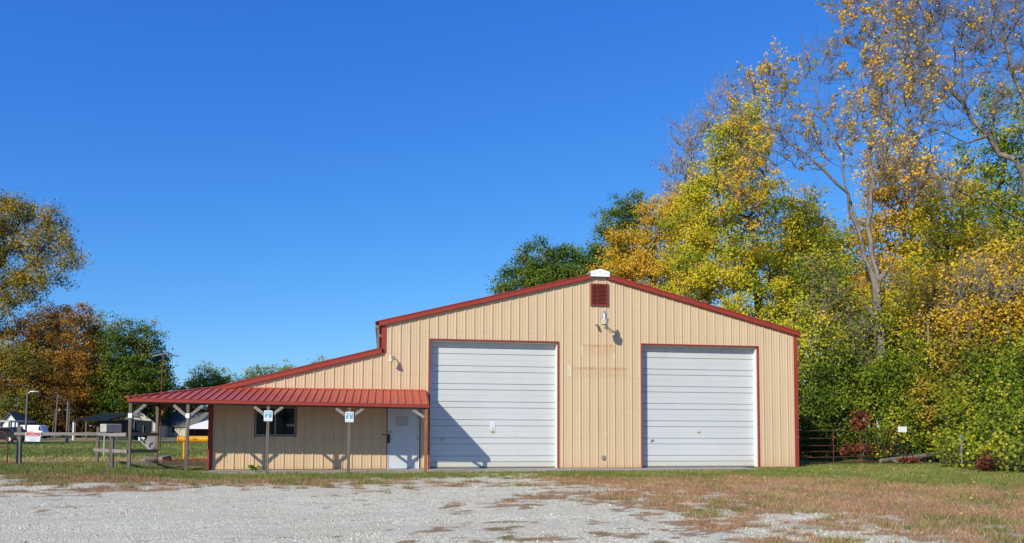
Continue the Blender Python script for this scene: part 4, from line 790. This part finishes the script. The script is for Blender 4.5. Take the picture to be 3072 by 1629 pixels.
def tree(name, label, cat, guides, lobes, leaf, bk='grey', N=220, cover=3.2, size=.13, spread=.42, r0=.22, tip=.008, group=None, twigs=0, tl=.7, shell=.3, tone=(.5, .25), bf=.35, leafy=1.0, parts=('trunk', 'crown'), fine=.006, lowcut=.1, ex=.62, clumpy=False):
    """guides: polylines of world points, the first from the ground; crown filled by lobes"""
    if cover > 1.5 and not clumpy: N = int(N*1.5); spread *= .78
    NTREE[0] += 1; g = np.random.default_rng(100+NTREE[0])
    att, pick = sample_lobes(lobes, N, g, shell); att[:, 2] = np.maximum(att[:, 2], .15)
    nodes = []; par = []; grad = []
    for gi, gl in enumerate(guides):
        pts = [np.array(p, float) for p in gl]; dense = [pts[0]]
        for a, b in zip(pts[:-1], pts[1:]):
            m = max(1, int(np.linalg.norm(b-a)/.7))
            for k in range(1, m+1): dense.append(a+(b-a)*k/m+(g.normal(size=3)*(.10 if gi else .04) if k < m else 0))
        start = None
        if gi and nodes: start = int(np.argmin([np.linalg.norm(q-dense[0]) for q in nodes]))
        for j, p in enumerate(dense):
            if gi and j == 0: last = start; continue
            nodes.append(p); par.append(-1 if not nodes[:-1] or (gi == 0 and j == 0) else last); last = len(nodes)-1
    nG = len(nodes); P = np.zeros((nG+N, 3)); P[:nG] = nodes; PL = np.zeros(nG+N)
    for i in range(nG):
        if par[i] >= 0: PL[i] = PL[par[i]]+np.linalg.norm(P[i]-P[par[i]])
    D = np.linalg.norm(att[:, None]-P[None, :nG], axis=2)+bf*PL[None, :nG]*.5; best = D.min(1); bp = D.argmin(1); done = np.zeros(N, bool); cnt = nG
    for _ in range(N):
        i = int(np.argmin(np.where(done, 1e9, best))); done[i] = True; P[cnt] = att[i]; par.append(int(bp[i])); PL[cnt] = PL[bp[i]]+np.linalg.norm(att[i]-P[bp[i]])
        d = np.linalg.norm(att-att[i], axis=1)+bf*PL[cnt]*.5; u = d < best; best[u] = d[u]; bp[u] = cnt; cnt += 1
    par = np.array(par); kids = np.zeros(cnt); w = np.zeros(cnt)
    order = np.argsort(-PL[:cnt]); ch = np.bincount(par[par >= 0], minlength=cnt); w[ch == 0] = 1
    for i in order:
        if par[i] >= 0: w[par[i]] += w[i]
    P_ = P; rad = np.maximum(tip, r0*(w/w.max())**ex)
    e = np.where(par >= 0)[0]; A = P[par[e]]; B = P[e]; RB = rad[e]; RA = np.minimum(rad[par[e]], RB*1.6)
    gm = e < nG; RA[gm] = rad[par[e]][gm]
    ln = np.linalg.norm(B-A, axis=1); s0, s1, q0, q1 = [], [], [], []
    m1 = A+(B-A)*.36+g.normal(size=A.shape)*(ln*.07)[:, None]; m2 = A+(B-A)*.7+g.normal(size=A.shape)*(ln*.06)[:, None]; m1[:, 2] += ln*.03; m2[:, 2] += ln*.02
    gl_ = gm[:, None]; m1 = np.where(gl_, A+(B-A)*.36, m1); m2 = np.where(gl_, A+(B-A)*.7, m2); r1 = RA+(RB-RA)*.36; r2 = RA+(RB-RA)*.7
    P0 = np.concatenate([A, m1, m2]); P1 = np.concatenate([m1, m2, B]); Q0 = np.concatenate([RA, r1, r2]); Q1 = np.concatenate([r1, r2, RB])
    tw_end = None
    if twigs:
        base = np.repeat(att, twigs, 0); cen = np.array([l['c'] for l in lobes])[np.repeat(pick, twigs)]; cen[:, 2] -= 1.5
        o = base-cen; o /= np.linalg.norm(o, axis=1, keepdims=True)+1e-6; dr = o*.8+g.normal(size=o.shape)*.55; dr[:, 2] += .25; dr /= np.linalg.norm(dr, axis=1, keepdims=True)
        Lt = g.uniform(.4, 1.2, len(base))*tl; md = base+dr*(Lt*.5)[:, None]+g.normal(size=base.shape)*.06; en = base+dr*Lt[:, None]+g.normal(size=base.shape)*.1
        P0 = np.concatenate([P0, base, md]); P1 = np.concatenate([P1, md, en]); k = len(base); Q0 = np.concatenate([Q0, np.full(k, fine*1.4), np.full(k, fine)]); Q1 = np.concatenate([Q1, np.full(k, fine), np.full(k, fine*.6)]); tw_end = (base, en)
    V, F = frusta(P0, P1, Q0, Q1, 6 if r0 > .15 else 4)
    loc = Vector(guides[0][0]); root = empty(name, (loc.x, loc.y, 0), label=label, cat=cat, group=group); off = np.array([loc.x, loc.y, 0])
    link(parts[0], npmesh(parts[0], V-off, F), BARK[bk], root, smooth=True)
    area = sum(math.pi*l['r'][0]*l['r'][2]*l.get('w', 1) for l in lobes); nl = int(area*cover*leafy/(size*size*.5))
    nl = min(nl, 150000)
    wt = np.array([lobes[k].get('lw', 1) for k in pick]); ci = g.choice(N, nl, p=wt/wt.sum())
    if tw_end is not None:
        jj = ci*twigs+g.integers(0, twigs, nl); f = g.uniform(.3, 1.08, nl)[:, None]
        if cover < 1: br_ = np.where(g.random(N*twigs) < .3)[0]; br_ = br_[g.random(len(br_)) < (wt[br_//twigs]/wt.max())**.8]; jj = br_[g.integers(0, len(br_), nl)]; f = g.uniform(.6, 1.1, nl)[:, None]; ci = jj//twigs
        C = tw_end[0][jj]*(1-f)+tw_end[1][jj]*f+g.normal(size=(nl, 3))*spread
    else: C = att[ci]+g.normal(size=(nl, 3))*np.array([spread, spread, spread*(.5 if clumpy else .62)])
    ct = g.normal(tone[0], tone[1], N); pt_ = np.array([l.get('t', 0) for l in lobes])[pick]
    tn_ = np.clip(ct[ci]+pt_[ci]+g.normal(0, .085, nl), 0, 1); ok = C[:, 2] > lowcut
    V, F, T = leaves(C[ok], size, tn_[ok], g); o = link(parts[1], npmesh(parts[1], V-off, F, T), LEAF[leaf], root)
    return root
def gd(*pts): return [at(*p) for p in pts]
def up_from(px, dep, *rest):
    b = gpt(px, dep); b.z = -.1; return [b]+[at(*p) for p in rest]
WG = 'trees of the wood right of the barn'
tree('maple_tree', 'dark green round crowned tree showing above the left slope of the barn roof', 'tree', [up_from(1640, 60, (1640, 1000, 60), (1630, 850, 60))],
     [L(1620,785,60,85,75), L(1560,850,60,85,60), L(1700,800,61,70,75), L(1500,880,59,50,35), L(1660,860,59,130,70), L(1740,850,60,70,80)], 'dgreen', 'brown', N=260, cover=3.4, size=.14, spread=.42, r0=.3, group=WG)
tree('maple_tree', 'taller dark green tree peeping out behind the orange and gold trees by the ridge', 'tree', [up_from(1880, 62, (1880, 900, 62), (1870, 750, 62))],
     [L(1860,660,62,70,65), L(1925,625,62,45,50), L(1820,730,61,60,60), L(1800,790,61,70,60), L(1900,760,62,90,90)], 'dgreen', 'brown', N=220, cover=3.4, size=.14, spread=.42, r0=.3, group=WG)
tree('maple_tree', 'orange and gold tree just behind the barn ridge', 'tree', [up_from(1960, 52, (1960, 1000, 52), (1960, 800, 52))],
     [L(1880,760,51,80,80), L(1990,670,52,90,100), L(1960,840,50,130,90), L(1850,850,50,80,70), L(2060,640,53,80,80), L(2080,820,50,110,100)], 'orange', 'brown', N=320, cover=3.2, size=.12, spread=.4, r0=.25, group=WG, tone=(.42, .24))
tree('maple_tree', 'bare twiggy tree with sparse dead leaves above the broad yellow green tree', 'tree', [up_from(2120, 56, (2120, 900, 56), (2110, 650, 56))],
     [L(2080,450,56,60,90), L(2170,340,56,60,100), L(2040,540,56,60,70), L(2130,560,56,90,90), L(2230,420,56,60,120)], 'brown', 'pale', N=300, cover=.22, size=.12, spread=.1, r0=.2, tip=.016, twigs=5, tl=1.3, group=WG, tone=(.2, .15), fine=.012)
tree('maple_tree', 'broad yellow green tree above the right slope of the barn roof', 'tree', [up_from(2290, 42, (2290, 1050, 42), (2270, 850, 42), (2250, 650, 42)), gd((2270,850,42), (2180,700,42), (2150,560,42)), gd((2280,900,42), (2360,750,42), (2400,640,41))],
     [L(2130,610,42,95,120), L(2235,520,42,80,130), L(2310,690,42,130,140), L(2150,790,41,130,120), L(2390,790,41,110,130), L(2260,890,40.5,170,110), L(2060,850,41,90,90), L(2180,440,42,60,110), L(2255,400,42,55,130), L(2060,700,42,80,90), L(2430,680,42,70,110), L(2480,780,41,70,90), L(2430,920,40,90,100), L(2330,1000,40,120,100)], 'ygreen', 'brown', N=560, cover=3.2, size=.115, spread=.38, r0=.26, group=WG, tone=(.58, .2))
tree('cottonwood_tree', 'tall cottonwood forking low into pale limbs with thin yellow leaves, rising behind the pipe gate', 'tree',
     [up_from(2668, 36.5, (2655,1150,36.5), (2642,1000,36.5), (2628,850,36.5)), gd((2628,850,36.5), (2585,720,36.5), (2545,580,36), (2450,490,35.5), (2340,400,35.5), (2275,300,35.5)), gd((2570,650,36.5), (2530,520,36.5), (2480,380,36.5), (2430,220,36.5)), gd((2628,850,36.5), (2602,680,37), (2608,500,37.5), (2625,330,37.5), (2640,120,37.5)), gd((2640,860,36.5), (2690,745,36), (2740,620,35.5), (2790,450,35.5), (2790,250,35.5)), gd((2620,930,36.5), (2530,860,35.5), (2450,870,35), (2380,940,35), (2350,1010,35)), gd((2600,1000,36.5), (2520,880,35.5), (2440,840,35.5))],
     [dict(L(2280,330,35.5,80,170), lw=2.2), dict(L(2240,540,35.5,70,90), lw=2.5), dict(L(2420,250,36.5,80,120), lw=.7), L(2560,140,37,90,150), L(2690,150,37.5,110,160), L(2620,360,37.5,90,120), dict(L(2380,440,35.5,100,90), lw=.6), L(2750,330,35.5,90,150), dict(L(2480,400,36.5,80,100), lw=.4), L(2620,-60,37.5,140,100)], 'gold', 'ash', N=420, cover=.62, size=.105, spread=.06, r0=.225, tip=.010, ex=.88, twigs=6, tl=1.1, group=WG, tone=(.5, .2), bf=.5, fine=.008)
tree('cottonwood_tree', 'bare limbed old tree leaning in from the right edge with a few orange leaves', 'tree',
     [[at(3330,1415,31)-Vector((0,0,.2)), at(3270,1000,31), at(3190,720,30.5)], gd((3190,720,30.5), (3072,535,30), (2965,405,30), (2860,280,30), (2760,130,30), (2700,-20,30)), gd((3230,850,30.5), (3140,450,31), (3060,270,31), (3010,60,31), (2990,-80,31)), gd((3200,760,30.5), (3010,630,29), (2870,570,28.5), (2740,540,28)), gd((2965,405,30), (2900,430,29.5), (2830,395,29), (2760,415,28.5), (2690,370,28.3), (2640,375,28)), gd((3250,950,31), (3060,880,28), (2930,870,27.5), (2850,900,27.5))],
     [dict(L(2850,130,30,150,150), lw=.4), dict(L(2990,80,31,110,160), lw=.35), dict(L(2740,60,30,90,140), lw=1), dict(L(2680,300,28.5,120,140), lw=1.6), dict(L(2900,330,30,120,100), lw=.5), dict(L(2800,560,28.5,120,70), lw=1.2), dict(L(3120,150,31,120,200), lw=.3), dict(L(2850,-130,30,200,120), lw=.5), dict(L(2930,880,27.5,120,60), lw=1.2), dict(L(2660,480,28.5,100,80), lw=1.4)], 'gold', 'ash', N=520, cover=.28, size=.10, spread=.06, r0=.21, tip=.010, ex=.85, twigs=7, tl=1.05, group=WG, tone=(.68, .16), bf=.5, fine=.008)
tree('maple_tree', 'dense golden tree filling the fork of the cottonwood', 'tree', [up_from(2720, 46, (2720,900,46), (2710,650,46))], [L(2690,470,46,75,75), L(2640,560,46,60,80), L(2740,580,45,100,110), L(2690,720,44,110,110), L(2600,690,46,50,60)], 'gold', 'brown', N=240, cover=2.2, size=.15, spread=.38, r0=.2, group=WG, tone=(.62, .17))
tree('maple_tree', 'fresh green tree behind the bare limbs at the right edge', 'tree', [up_from(3010, 47, (3010,900,47), (3000,600,47))], [L(3010,350,47,70,130), L(3050,520,47,90,130), L(2950,500,47,70,110), L(2980,680,46,110,130), L(3090,700,46,90,150)], 'mgreen', 'brown', N=260, cover=2.0, size=.15, spread=.38, r0=.24, group=WG, tone=(.6, .2))
tree('maple_tree', 'yellow green tree behind the cottonwood trunk', 'tree', [up_from(2860, 43, (2860,950,43), (2850,700,43))], [L(2850,640,43,120,120), L(2800,770,42,120,120), L(2920,780,42,120,140), L(2760,900,41,90,100)], 'ygreen', 'brown', N=260, cover=2.8, size=.14, spread=.38, r0=.18, group=WG, tone=(.68, .2))
# midstory saplings
for i, (px, py, dep, rx, ry, lf, tn, lb) in enumerate((
    (2450, 880, 39, 90, 110, 'mgreen', .5, 'green sapling just above the right eave of the barn'),
    (2440, 1050, 36, 75, 130, 'ygreen', .45, 'yellow green sapling beside the right corner of the barn'),
    (2560, 1000, 38, 90, 120, 'ygreen', .3, 'shaded olive sapling left of the cottonwood trunk'),
    (2750, 960, 36, 95, 150, 'ygreen', .65, 'yellow green sapling right of the cottonwood trunk'),
    (2850, 940, 34.5, 105, 140, 'gold', .5, 'golden sapling behind the tall bushes'),
    (2970, 900, 32.5, 115, 170, 'gold', .48, 'golden sapling near the right edge'),
    (3070, 880, 31.5, 100, 170, 'gold', .35, 'greenish gold sapling cut by the right edge'),
    (2650, 880, 40, 90, 110, 'orange', .5, 'orange tinged sapling behind the fork of the cottonwood'),
    (3060, 1060, 32, 90, 110, 'ygreen', .55, 'low yellow green sapling cut by the right edge'),
    (2930, 1090, 33, 90, 100, 'olive', .6, 'olive brown sapling above the bushes near the right edge'))):
    tree('sapling', lb, 'young tree', [up_from(px, dep, (px+random.uniform(-20, 20), (py+1400)/2, dep), (px, py, dep))], [L(px, py, dep, rx, ry), L(px+rx*.5, py+ry*.5, dep-.5, rx*.6, ry*.6), L(px-rx*.5, py+ry*.3, dep+.3, rx*.6, ry*.6)], lf, 'pale' if i % 2 else 'grey', N=85, cover=2.3, size=.11, spread=.3, clumpy=True, twigs=2, tl=.8, fine=.007, r0=.09, group='saplings in the wood', tone=(tn, .22))
# far trees closing the wood behind, leaf tone lowered to paint in deep shade
for i, (px, py, dep, rx, ry, lf, lb) in enumerate(((2500, 800, 60, 120, 140, 'ygreen', 'dim yellow green tree deep in the wood behind the broad yellow green tree'), (2620, 1000, 55, 140, 200, 'dgreen', 'dark tree deep in the wood behind the cottonwood trunk'), (2800, 950, 56, 140, 230, 'olive', 'olive tree deep in the wood behind the golden saplings'), (2960, 980, 55, 130, 230, 'mgreen', 'green tree deep in the wood near the right edge'), (3110, 900, 52, 130, 280, 'dgreen', 'dark tree deep in the wood at the right edge'), (2440, 1080, 50, 110, 220, 'dgreen', 'dark tree deep in the wood beside the barn corner'))):
    tree('forest_tree', lb, 'tree', [up_from(px, dep, (px, py, dep))], [L(px, py, dep, rx, ry), L(px-rx*.4, py+ry*.7, dep, rx*.8, ry*.6), L(px+rx*.4, py+ry*.6, dep, rx*.8, ry*.6)], lf, 'brown', N=200, cover=2.2, size=.2, spread=.55, r0=.22, group=WG, tone=(.2, .16))
for px, py, dep, rx, ry, lb in ((2470, 900, 35.5, 60, 120, 'leafless tangle of pale twigs arching over the right eave of the barn'), (2560, 1010, 36, 60, 110, 'leafless tangle of thin vines left of the cottonwood trunk'), (2790, 870, 34, 90, 90, 'leafless pale sapling right of the cottonwood fork'), (2900, 1020, 32.5, 70, 110, 'leafless brown sapling among the golden saplings'), (3020, 820, 31.5, 80, 100, 'leafless sapling near the right edge')):
    tree('bare_sapling', lb, 'young tree', [up_from(px, dep, (px+random.uniform(-15, 15), (py+1400)/2, dep), (px, py, dep))], [L(px, py, dep, rx, ry), L(px+rx*.2, py+ry*.8, dep, rx*.8, ry*.7)], 'brown', 'grey', N=48, cover=.12, size=.1, spread=.05, r0=.055, tip=.008, twigs=3, tl=1.1, fine=.005, group='leafless saplings in the wood')
# bushes along the edge of the wood
BG = 'bushes along the edge of the wood'
for px, py, dep, rx, ry, lf, tn, lb in (
    (2450, 1230, 35, 65, 110, 'mgreen', .35, 'dark green bush right behind the barn corner'),
    (2545, 1190, 36, 80, 120, 'mgreen', .4, 'green bush above the left half of the pipe gate'),
    (2660, 1200, 34.5, 85, 130, 'mgreen', .55, 'green bush at the foot of the cottonwood'),
    (2770, 1190, 34.5, 90, 140, 'ygreen', .4, 'yellowing bush behind the small pale sign'),
    (2870, 1180, 33, 95, 140, 'olive', .6, 'brownish bush above the slim marker post'),
    (2985, 1190, 30, 95, 140, 'mgreen', .6, 'tall yellow green bush near the right edge'),
    (3090, 1200, 28.5, 95, 150, 'mgreen', .55, 'tall green bush cut by the right edge'),
    (2440, 1350, 36, 60, 45, 'dgreen', .4, 'dark low bush behind the left end of the pipe gate'),
    (2560, 1340, 36, 75, 55, 'mgreen', .45, 'low bush behind the middle of the pipe gate'),
    (2735, 1300, 33.2, 75, 70, 'mgreen', .65, 'bright bush swallowing the end of the pipe gate'),
    (2815, 1300, 33.5, 80, 75, 'mgreen', .6, 'bright bush above the fallen log'),
    (2920, 1300, 30, 85, 80, 'mgreen', .62, 'bright bush around the slim marker post'),
    (3030, 1320, 26.5, 90, 85, 'mgreen', .6, 'bright bush at the right edge'),
    (2880, 1385, 27.5, 55, 26, 'mgreen', .7, 'low yellow green bush spilling onto the lawn right of the log'),
    (2990, 1388, 25.5, 70, 32, 'ygreen', .35, 'low leafy clump on the lawn near the right edge'),
    (3070, 1395, 24.5, 50, 32, 'mgreen', .7, 'low leafy clump on the lawn cut by the right edge')):
    b = gpt(px, dep); b.z = -.05
    st = [[b+Vector((random.uniform(-.3, .3), random.uniform(-.3, .3), 0)), at(px+random.uniform(-.5, .5)*rx, py, dep)] for _ in range(4)]
    tree('bush', lb, 'bush', st, [L(px, py, dep, rx, ry), L(px-rx*.5, py+ry*.45, dep-.2, rx*.7, ry*.55), L(px+rx*.5, py+ry*.4, dep-.2, rx*.7, ry*.6), L(px+rx*.1, py-ry*.5, dep, rx*.5, ry*.5)], lf, 'brown', N=120, cover=2.6, size=.105, spread=.22, clumpy=True, r0=.03, tip=.006, group=BG, parts=('stems', 'foliage'), twigs=1, tl=.7, fine=.005, tone=(tn-.1, .22), lowcut=-.02)
for px, py, dep, rx, ry, lb in ((2582, 1258, 32.0, 24, 32, 'deep red sumac rising over the middle of the pipe gate'), (2575, 1345, 32.6, 55, 18, 'low red creeper behind the bars of the pipe gate'), (2730, 1392, 30.6, 32, 9, 'low orange red creeper under the fallen log'), (2960, 1388, 24.8, 28, 24, 'red leaved creeper on the lawn edge near the right edge')):
    b = gpt(px, dep); b.z = -.05
    tree('sumac', lb, 'bush', [[b, at(px, py, dep)], [b+Vector((.15, 0, 0)), at(px+rx*.4, py+ry*.3, dep)]], [L(px, py, dep, rx, ry), L(px-rx*.3, py+ry*.4, dep, rx*.7, ry*.6)], 'red', 'brown', N=70, cover=2.4, size=.12, spread=.11, r0=.025, tip=.005, group='red leaved creepers and sumac', parts=('stems', 'foliage'), tone=(.5, .25), lowcut=-.02)
# left side
LG = 'trees beyond the left lawn'
tree('oak_tree', 'tall olive gold tree cut by the left edge, reaching out over the lawn', 'tree', [[at(-150,1310,58)-Vector((0,0,.5)), at(-120,1050,58), at(-60,900,58)], gd((-60,900,58), (30,850,57), (110,770,57), (160,720,57)), gd((-60,900,58), (20,760,58), (60,660,58)), gd((-100,980,58), (60,960,56), (120,930,56))],
     [L(60,700,58,105,70), L(150,740,57,75,55), L(30,780,58,100,70), L(200,790,57,45,24), L(225,800,57,28,14), L(185,740,57,35,30), L(120,830,57,80,50), L(-80,700,58,150,120), L(60,640,58,60,30), L(150,675,57,40,38), L(40,880,57,90,50), L(30,1080,56,90,60), L(-100,900,58,140,120)], 'olive', 'brown', N=460, cover=2.7, size=.125, spread=.34, r0=.35, tip=.014, group=LG, twigs=2, tl=.8, tone=(.55, .2))
for px, py, dep, rx, ry, lf, tn, lb in (
    (60, 1060, 100, 110, 130, 'rust', .5, 'rust brown tree behind the small white house'),
    (150, 1040, 105, 85, 140, 'rust', .55, 'tall rust orange tree behind the white van'),
    (235, 1050, 100, 80, 150, 'rust', .65, 'orange tree behind the leaning poles'),
    (290, 1090, 108, 60, 150, 'olive', .4, 'olive tree with an orange side, between the rust trees and the dark green ones'),
    (350, 1080, 100, 75, 130, 'dgreen', .55, 'dark green tree behind the dark shelter'),
    (420, 1080, 102, 75, 130, 'dgreen', .6, 'broad dark green tree behind the cream house'),
    (475, 1130, 105, 45, 90, 'dgreen', .4, 'narrow dark tree beside the television antenna')):
    tree('forest_tree', lb, 'tree', [up_from(px, dep, (px+5, 1180, dep), (px, py, dep))], [L(px, py, dep, rx*.9, ry*.8), L(px-rx*.5, py+ry*.5, dep, rx*.8, ry*.6), L(px+rx*.4, py+ry*.5, dep-1, rx*.8, ry*.6), L(px+rx*.2, py-ry*.45, dep, rx*.6, ry*.55), L(px, py+ry*1.0, dep, rx, ry*.55)], lf, 'brown', N=320, cover=2.8, size=.21, spread=.55, r0=.3, tip=.02, group=LG, tone=(tn, .2))
for px, py, dep, rx, ry, lf, tn, lb in (
    (60, 1230, 96, 90, 70, 'olive', .3, 'shaded undergrowth tree behind the carport'), (190, 1230, 98, 90, 75, 'rust', .35, 'shaded rust tree behind the poles'), (310, 1220, 108, 80, 70, 'olive', .35, 'shaded olive tree behind the shelter roof'), (520, 1220, 118, 60, 55, 'orange', .3, 'low orange green tree behind the beige house'), (565, 1225, 116, 40, 45, 'red', .8, 'low red tree behind the beige house'), (610, 1230, 115, 50, 60, 'olive', .5, 'low olive tree behind the grey shed'), (440, 1225, 112, 60, 60, 'mgreen', .3, 'low green tree between the two house chimneys'),
    (628, 1138, 112, 58, 56, 'mgreen', .62, 'small round tree standing above the porch roof'), (685, 1162, 112, 48, 42, 'mgreen', .45, 'small dark tree beside the round one, above the lean-to roof'), (575, 1175, 120, 60, 42, 'olive', .5, 'low olive tree line showing over the porch roof corner'), (775, 1148, 115, 56, 66, 'mgreen', .6, 'flat topped green tree left of the two above the lean-to roof'), (850, 1143, 115, 58, 64, 'mgreen', .58, 'flat topped green tree right of the two above the lean-to roof'), (968, 1102, 110, 34, 34, 'olive', .5, 'tiny treetop peeking over the lean-to roof near the step')):
    tree('forest_tree', lb, 'tree', [up_from(px, dep, (px, (py+1300)/2, dep), (px, py, dep))], [L(px, py, dep, rx*.9, ry*.9), L(px-rx*.4, py+ry*.4, dep, rx*.7, ry*.6), L(px+rx*.45, py+ry*.45, dep, rx*.7, ry*.6)], lf, 'brown', N=190, cover=3.0, size=.20, spread=.42, r0=.2, tip=.02, group=LG, tone=(tn, .2))

for k, (x, y, h_) in enumerate(((-44, 12, 12), (-38, 27, 13), (-52, 24, 14))):
    c = np.array([x, y, h_*.62]); tree('shade_tree', ('leafy tree left of the picture, the one nearest the lot', 'leafy tree left of the picture, the one nearest the houses', 'leafy tree left of the picture, the farthest from the barn')[k], 'tree', [[Vector((x, y, -.2)), Vector((x, y, h_*.4)), Vector((x, y, h_*.7))]], [dict(c=c, r=np.array([4.5, 4.5, h_*.36])), dict(c=c+np.array([2, 1, 1.5]), r=np.array([3, 3, h_*.25]))], 'olive', 'brown', N=140, cover=2.2, size=.3, spread=.7, r0=.25, group='trees shading the left lawn')
# ------------------------------------------------------------------ grass blades, stones, fallen leaves
def blades(x, y, h, wd, g, lean=.5):
    n = len(x); z = height(x, y); a = g.uniform(0, 2*np.pi, n); b = g.uniform(0, 2*np.pi, n); l = h*g.uniform(.1, lean*1.6, n)
    V = np.stack([np.stack([x-np.cos(a)*wd/2, y-np.sin(a)*wd/2, z-.015], 1), np.stack([x+np.cos(a)*wd/2, y+np.sin(a)*wd/2, z-.015], 1), np.stack([x+np.cos(b)*l, y+np.sin(b)*l, z+h], 1)], 1).reshape(-1, 3)
    return V, np.arange(3*n).reshape(-1, 3)
g = np.random.default_rng(5)
def scatter(n, x0, x1, y0, y1): return g.uniform(x0, x1, n), g.uniform(y0, y1, n)
def clump(x, y, k, s):
    n = len(x); return np.repeat(x, k)+g.normal(0, s, n*k), np.repeat(y, k)+g.normal(0, s, n*k)
xs, ys = [], []
for n, b in ((90000, (9, 30, -17.5, 1.5)), (26000, (-11, 7, -7.5, -1.9)), (16000, (-12, -.9, -2, 6)), (9000, (6, 18, -4, -1.7)), (14000, (-4, 12, -12, -3))):
    x, y = scatter(n, *b); xs.append(x); ys.append(y)
x = np.concatenate(xs); y = np.concatenate(ys)
inside = ((x > -2.75) & (x < 6.15) & (y > -1.96)) | ((x > 6.1) & (x < 17.3) & (y > -1.70)) | ((x > LX-.1) & (x < RX+.05) & (y > -.05))
gr = grassiness(x, y); keep = (~inside) & (gr+g.normal(0, .22, len(x)) > .5); x, y = x[keep], y[keep]
x, y = clump(x, y, 4, .045); dr = dryness(x, y)+g.normal(0, .18, len(x)); isdry = dr > .5
gm_ = NT('grass_blades'); gm_.bsdf(gm_.ramp(gm_.attr('tone'), [(0, (.045, .085, .014)), (.5, (.145, .20, .034)), (.85, (.31, .30, .08)), (1, (.50, .40, .15))]), .7, 0, .2); GM = gm_.end()
dm_ = NT('dry_grass_blades'); dm_.bsdf(dm_.ramp(dm_.attr('tone'), [(0, (.16, .08, .04)), (.5, (.38, .205, .11)), (.85, (.54, .34, .185)), (1, (.64, .5, .3))]), .8, 0, .15); DM = dm_.end()
for nm, msk, mt, lo, hi, wd in (('grass', ~isdry, GM, .025, .085, .011), ('dry_grass', isdry, DM, .02, .065, .010)):
    X_, Y_ = x[msk], y[msk]; n = len(X_); V, F = blades(X_, Y_, g.uniform(lo, hi, n)*(1+.5*vnoise(X_, Y_, .6, 70)), wd, g, .9)
    o = link(nm, npmesh(nm, V, F, np.repeat(np.clip(g.normal(.45, .25, n)+.25*(vnoise(X_, Y_, .9, 66)-.5), 0, 1), 3)), mt); tag(o, kind='stuff')
bx_, by_ = scatter(60000, -32, -.9, 6, 45); k = by_ > 6; h_ = g.uniform(.05, .13, len(bx_)); V, F = blades(bx_, by_, h_, .035, g, .9); d2 = dryness(bx_, by_)+g.normal(0, .2, len(bx_))
o = link('grass', npmesh('grass', V, F, np.repeat(np.clip(.25+.6*d2+g.normal(0, .15, len(bx_)), 0, 1), 3)), GM); tag(o, kind='stuff')
# stones
n = 90000; sy = -17.5+14*g.random(n)**1.7; sx = g.uniform(-10, 14, n)
k = (grassiness(sx, sy) < .6) & (sdist(sx, sy) > -1.5) & (g.random(n) > .85*tracks(sx, sy)); sx, sy = sx[k], sy[k]; n = len(sx); s = g.gamma(2.2, .0021, n)+.003
base = np.array([(1, 0, 0), (0, 1, 0), (-1, 0, 0), (0, -1, 0), (0, 0, 1), (0, 0, -1.)]); V = base[None]+g.normal(0, .22, (n, 6, 3)); V[:, :, 2] *= .62
th = g.uniform(0, 6.28, n); c_, s_ = np.cos(th)[:, None], np.sin(th)[:, None]; V = np.stack([V[:, :, 0]*c_-V[:, :, 1]*s_, V[:, :, 0]*s_+V[:, :, 1]*c_, V[:, :, 2]], -1)*s[:, None, None]+np.stack([sx, sy, height(sx, sy)+s*.25], 1)[:, None]
T8 = np.array([(0, 1, 4), (1, 2, 4), (2, 3, 4), (3, 0, 4), (1, 0, 5), (2, 1, 5), (3, 2, 5), (0, 3, 5)]); F = (np.arange(n)*6)[:, None, None]+T8[None]
t = NT('limestone_chips'); t.bsdf(t.ramp(t.attr('tone'), [(0, (.14, .135, .12)), (.3, (.54, .50, .38)), (.7, (.80, .745, .57)), (1, (.80, .745, .58))]), .9, 0, .2); SM = t.end()
o = link('gravel', npmesh('gravel', V.reshape(-1, 3), F.reshape(-1, 3), np.repeat(np.clip(g.normal(.52, .26, n), 0, 1), 6)), SM); tag(o, kind='stuff')
# fallen leaves on the grass
lx, ly = scatter(1500, 9, 30, -16, 2); k = g.random(1500) < np.interp(ly+lx*.25, [-14, -2, 5], [.08, .4, 1]); lx, ly = lx[k], ly[k]
k = ~((lx > 6) & (lx < RX+.1) & (ly > -1.7)); lx, ly = lx[k], ly[k]; C = np.stack([lx, ly, height(lx, ly)+.03+g.random(len(lx))*.04], 1)
V, F, T = leaves(C, .06, np.clip(g.normal(.7, .3, len(lx)), 0, 1), g, 1.6); o = link('fallen_leaves', npmesh('fallen_leaves', V, F, T), LEAF['brown']); tag(o, kind='stuff')
# brown dry weeds behind the porch
n = 5000; wx = g.uniform(-3.4, -.85, n); wy = g.uniform(2.2, 6.5, n); k = fbm(wx, wy, .8, 90) > .47; wx, wy = wx[k], wy[k]; V, F = blades(wx, wy, g.uniform(.06, .24, len(wx)), .016, g, .8)
t = NT('rusty_weeds'); t.bsdf(t.ramp(t.attr('tone'), [(0, (.10, .09, .02)), (.4, (.24, .08, .03)), (1, (.38, .16, .06))]), .8, 0, .1); o = link('weeds', npmesh('weeds', V, F, np.repeat(g.random(len(wx)), 3)), t.end()); tag(o, kind='stuff')
# broad leaved weeds at the edge of the lot
for px, py, s in ((170, 1437, .2), (768, 1418, .07)):
    b = at(px, py, 21.5 if px < 300 else 23.6); n = 60 if s > .1 else 26; C = np.stack([b.x+g.normal(0, s, n)*1.6, b.y+g.normal(0, s, n), .05+np.abs(g.normal(0, .05, n))], 1); V, F, T = leaves(C, .11, np.clip(g.normal(.3, .15, n), 0, 1), g, 1.0)
    o = link('weed_plant', npmesh('weed_plant', V, F, T), LEAF['dgreen']); tag(o, 'broad leaved weed sprawling at the left edge of the gravel' if px < 300 else 'small weed tuft at the slab edge beside the window post', 'weed')
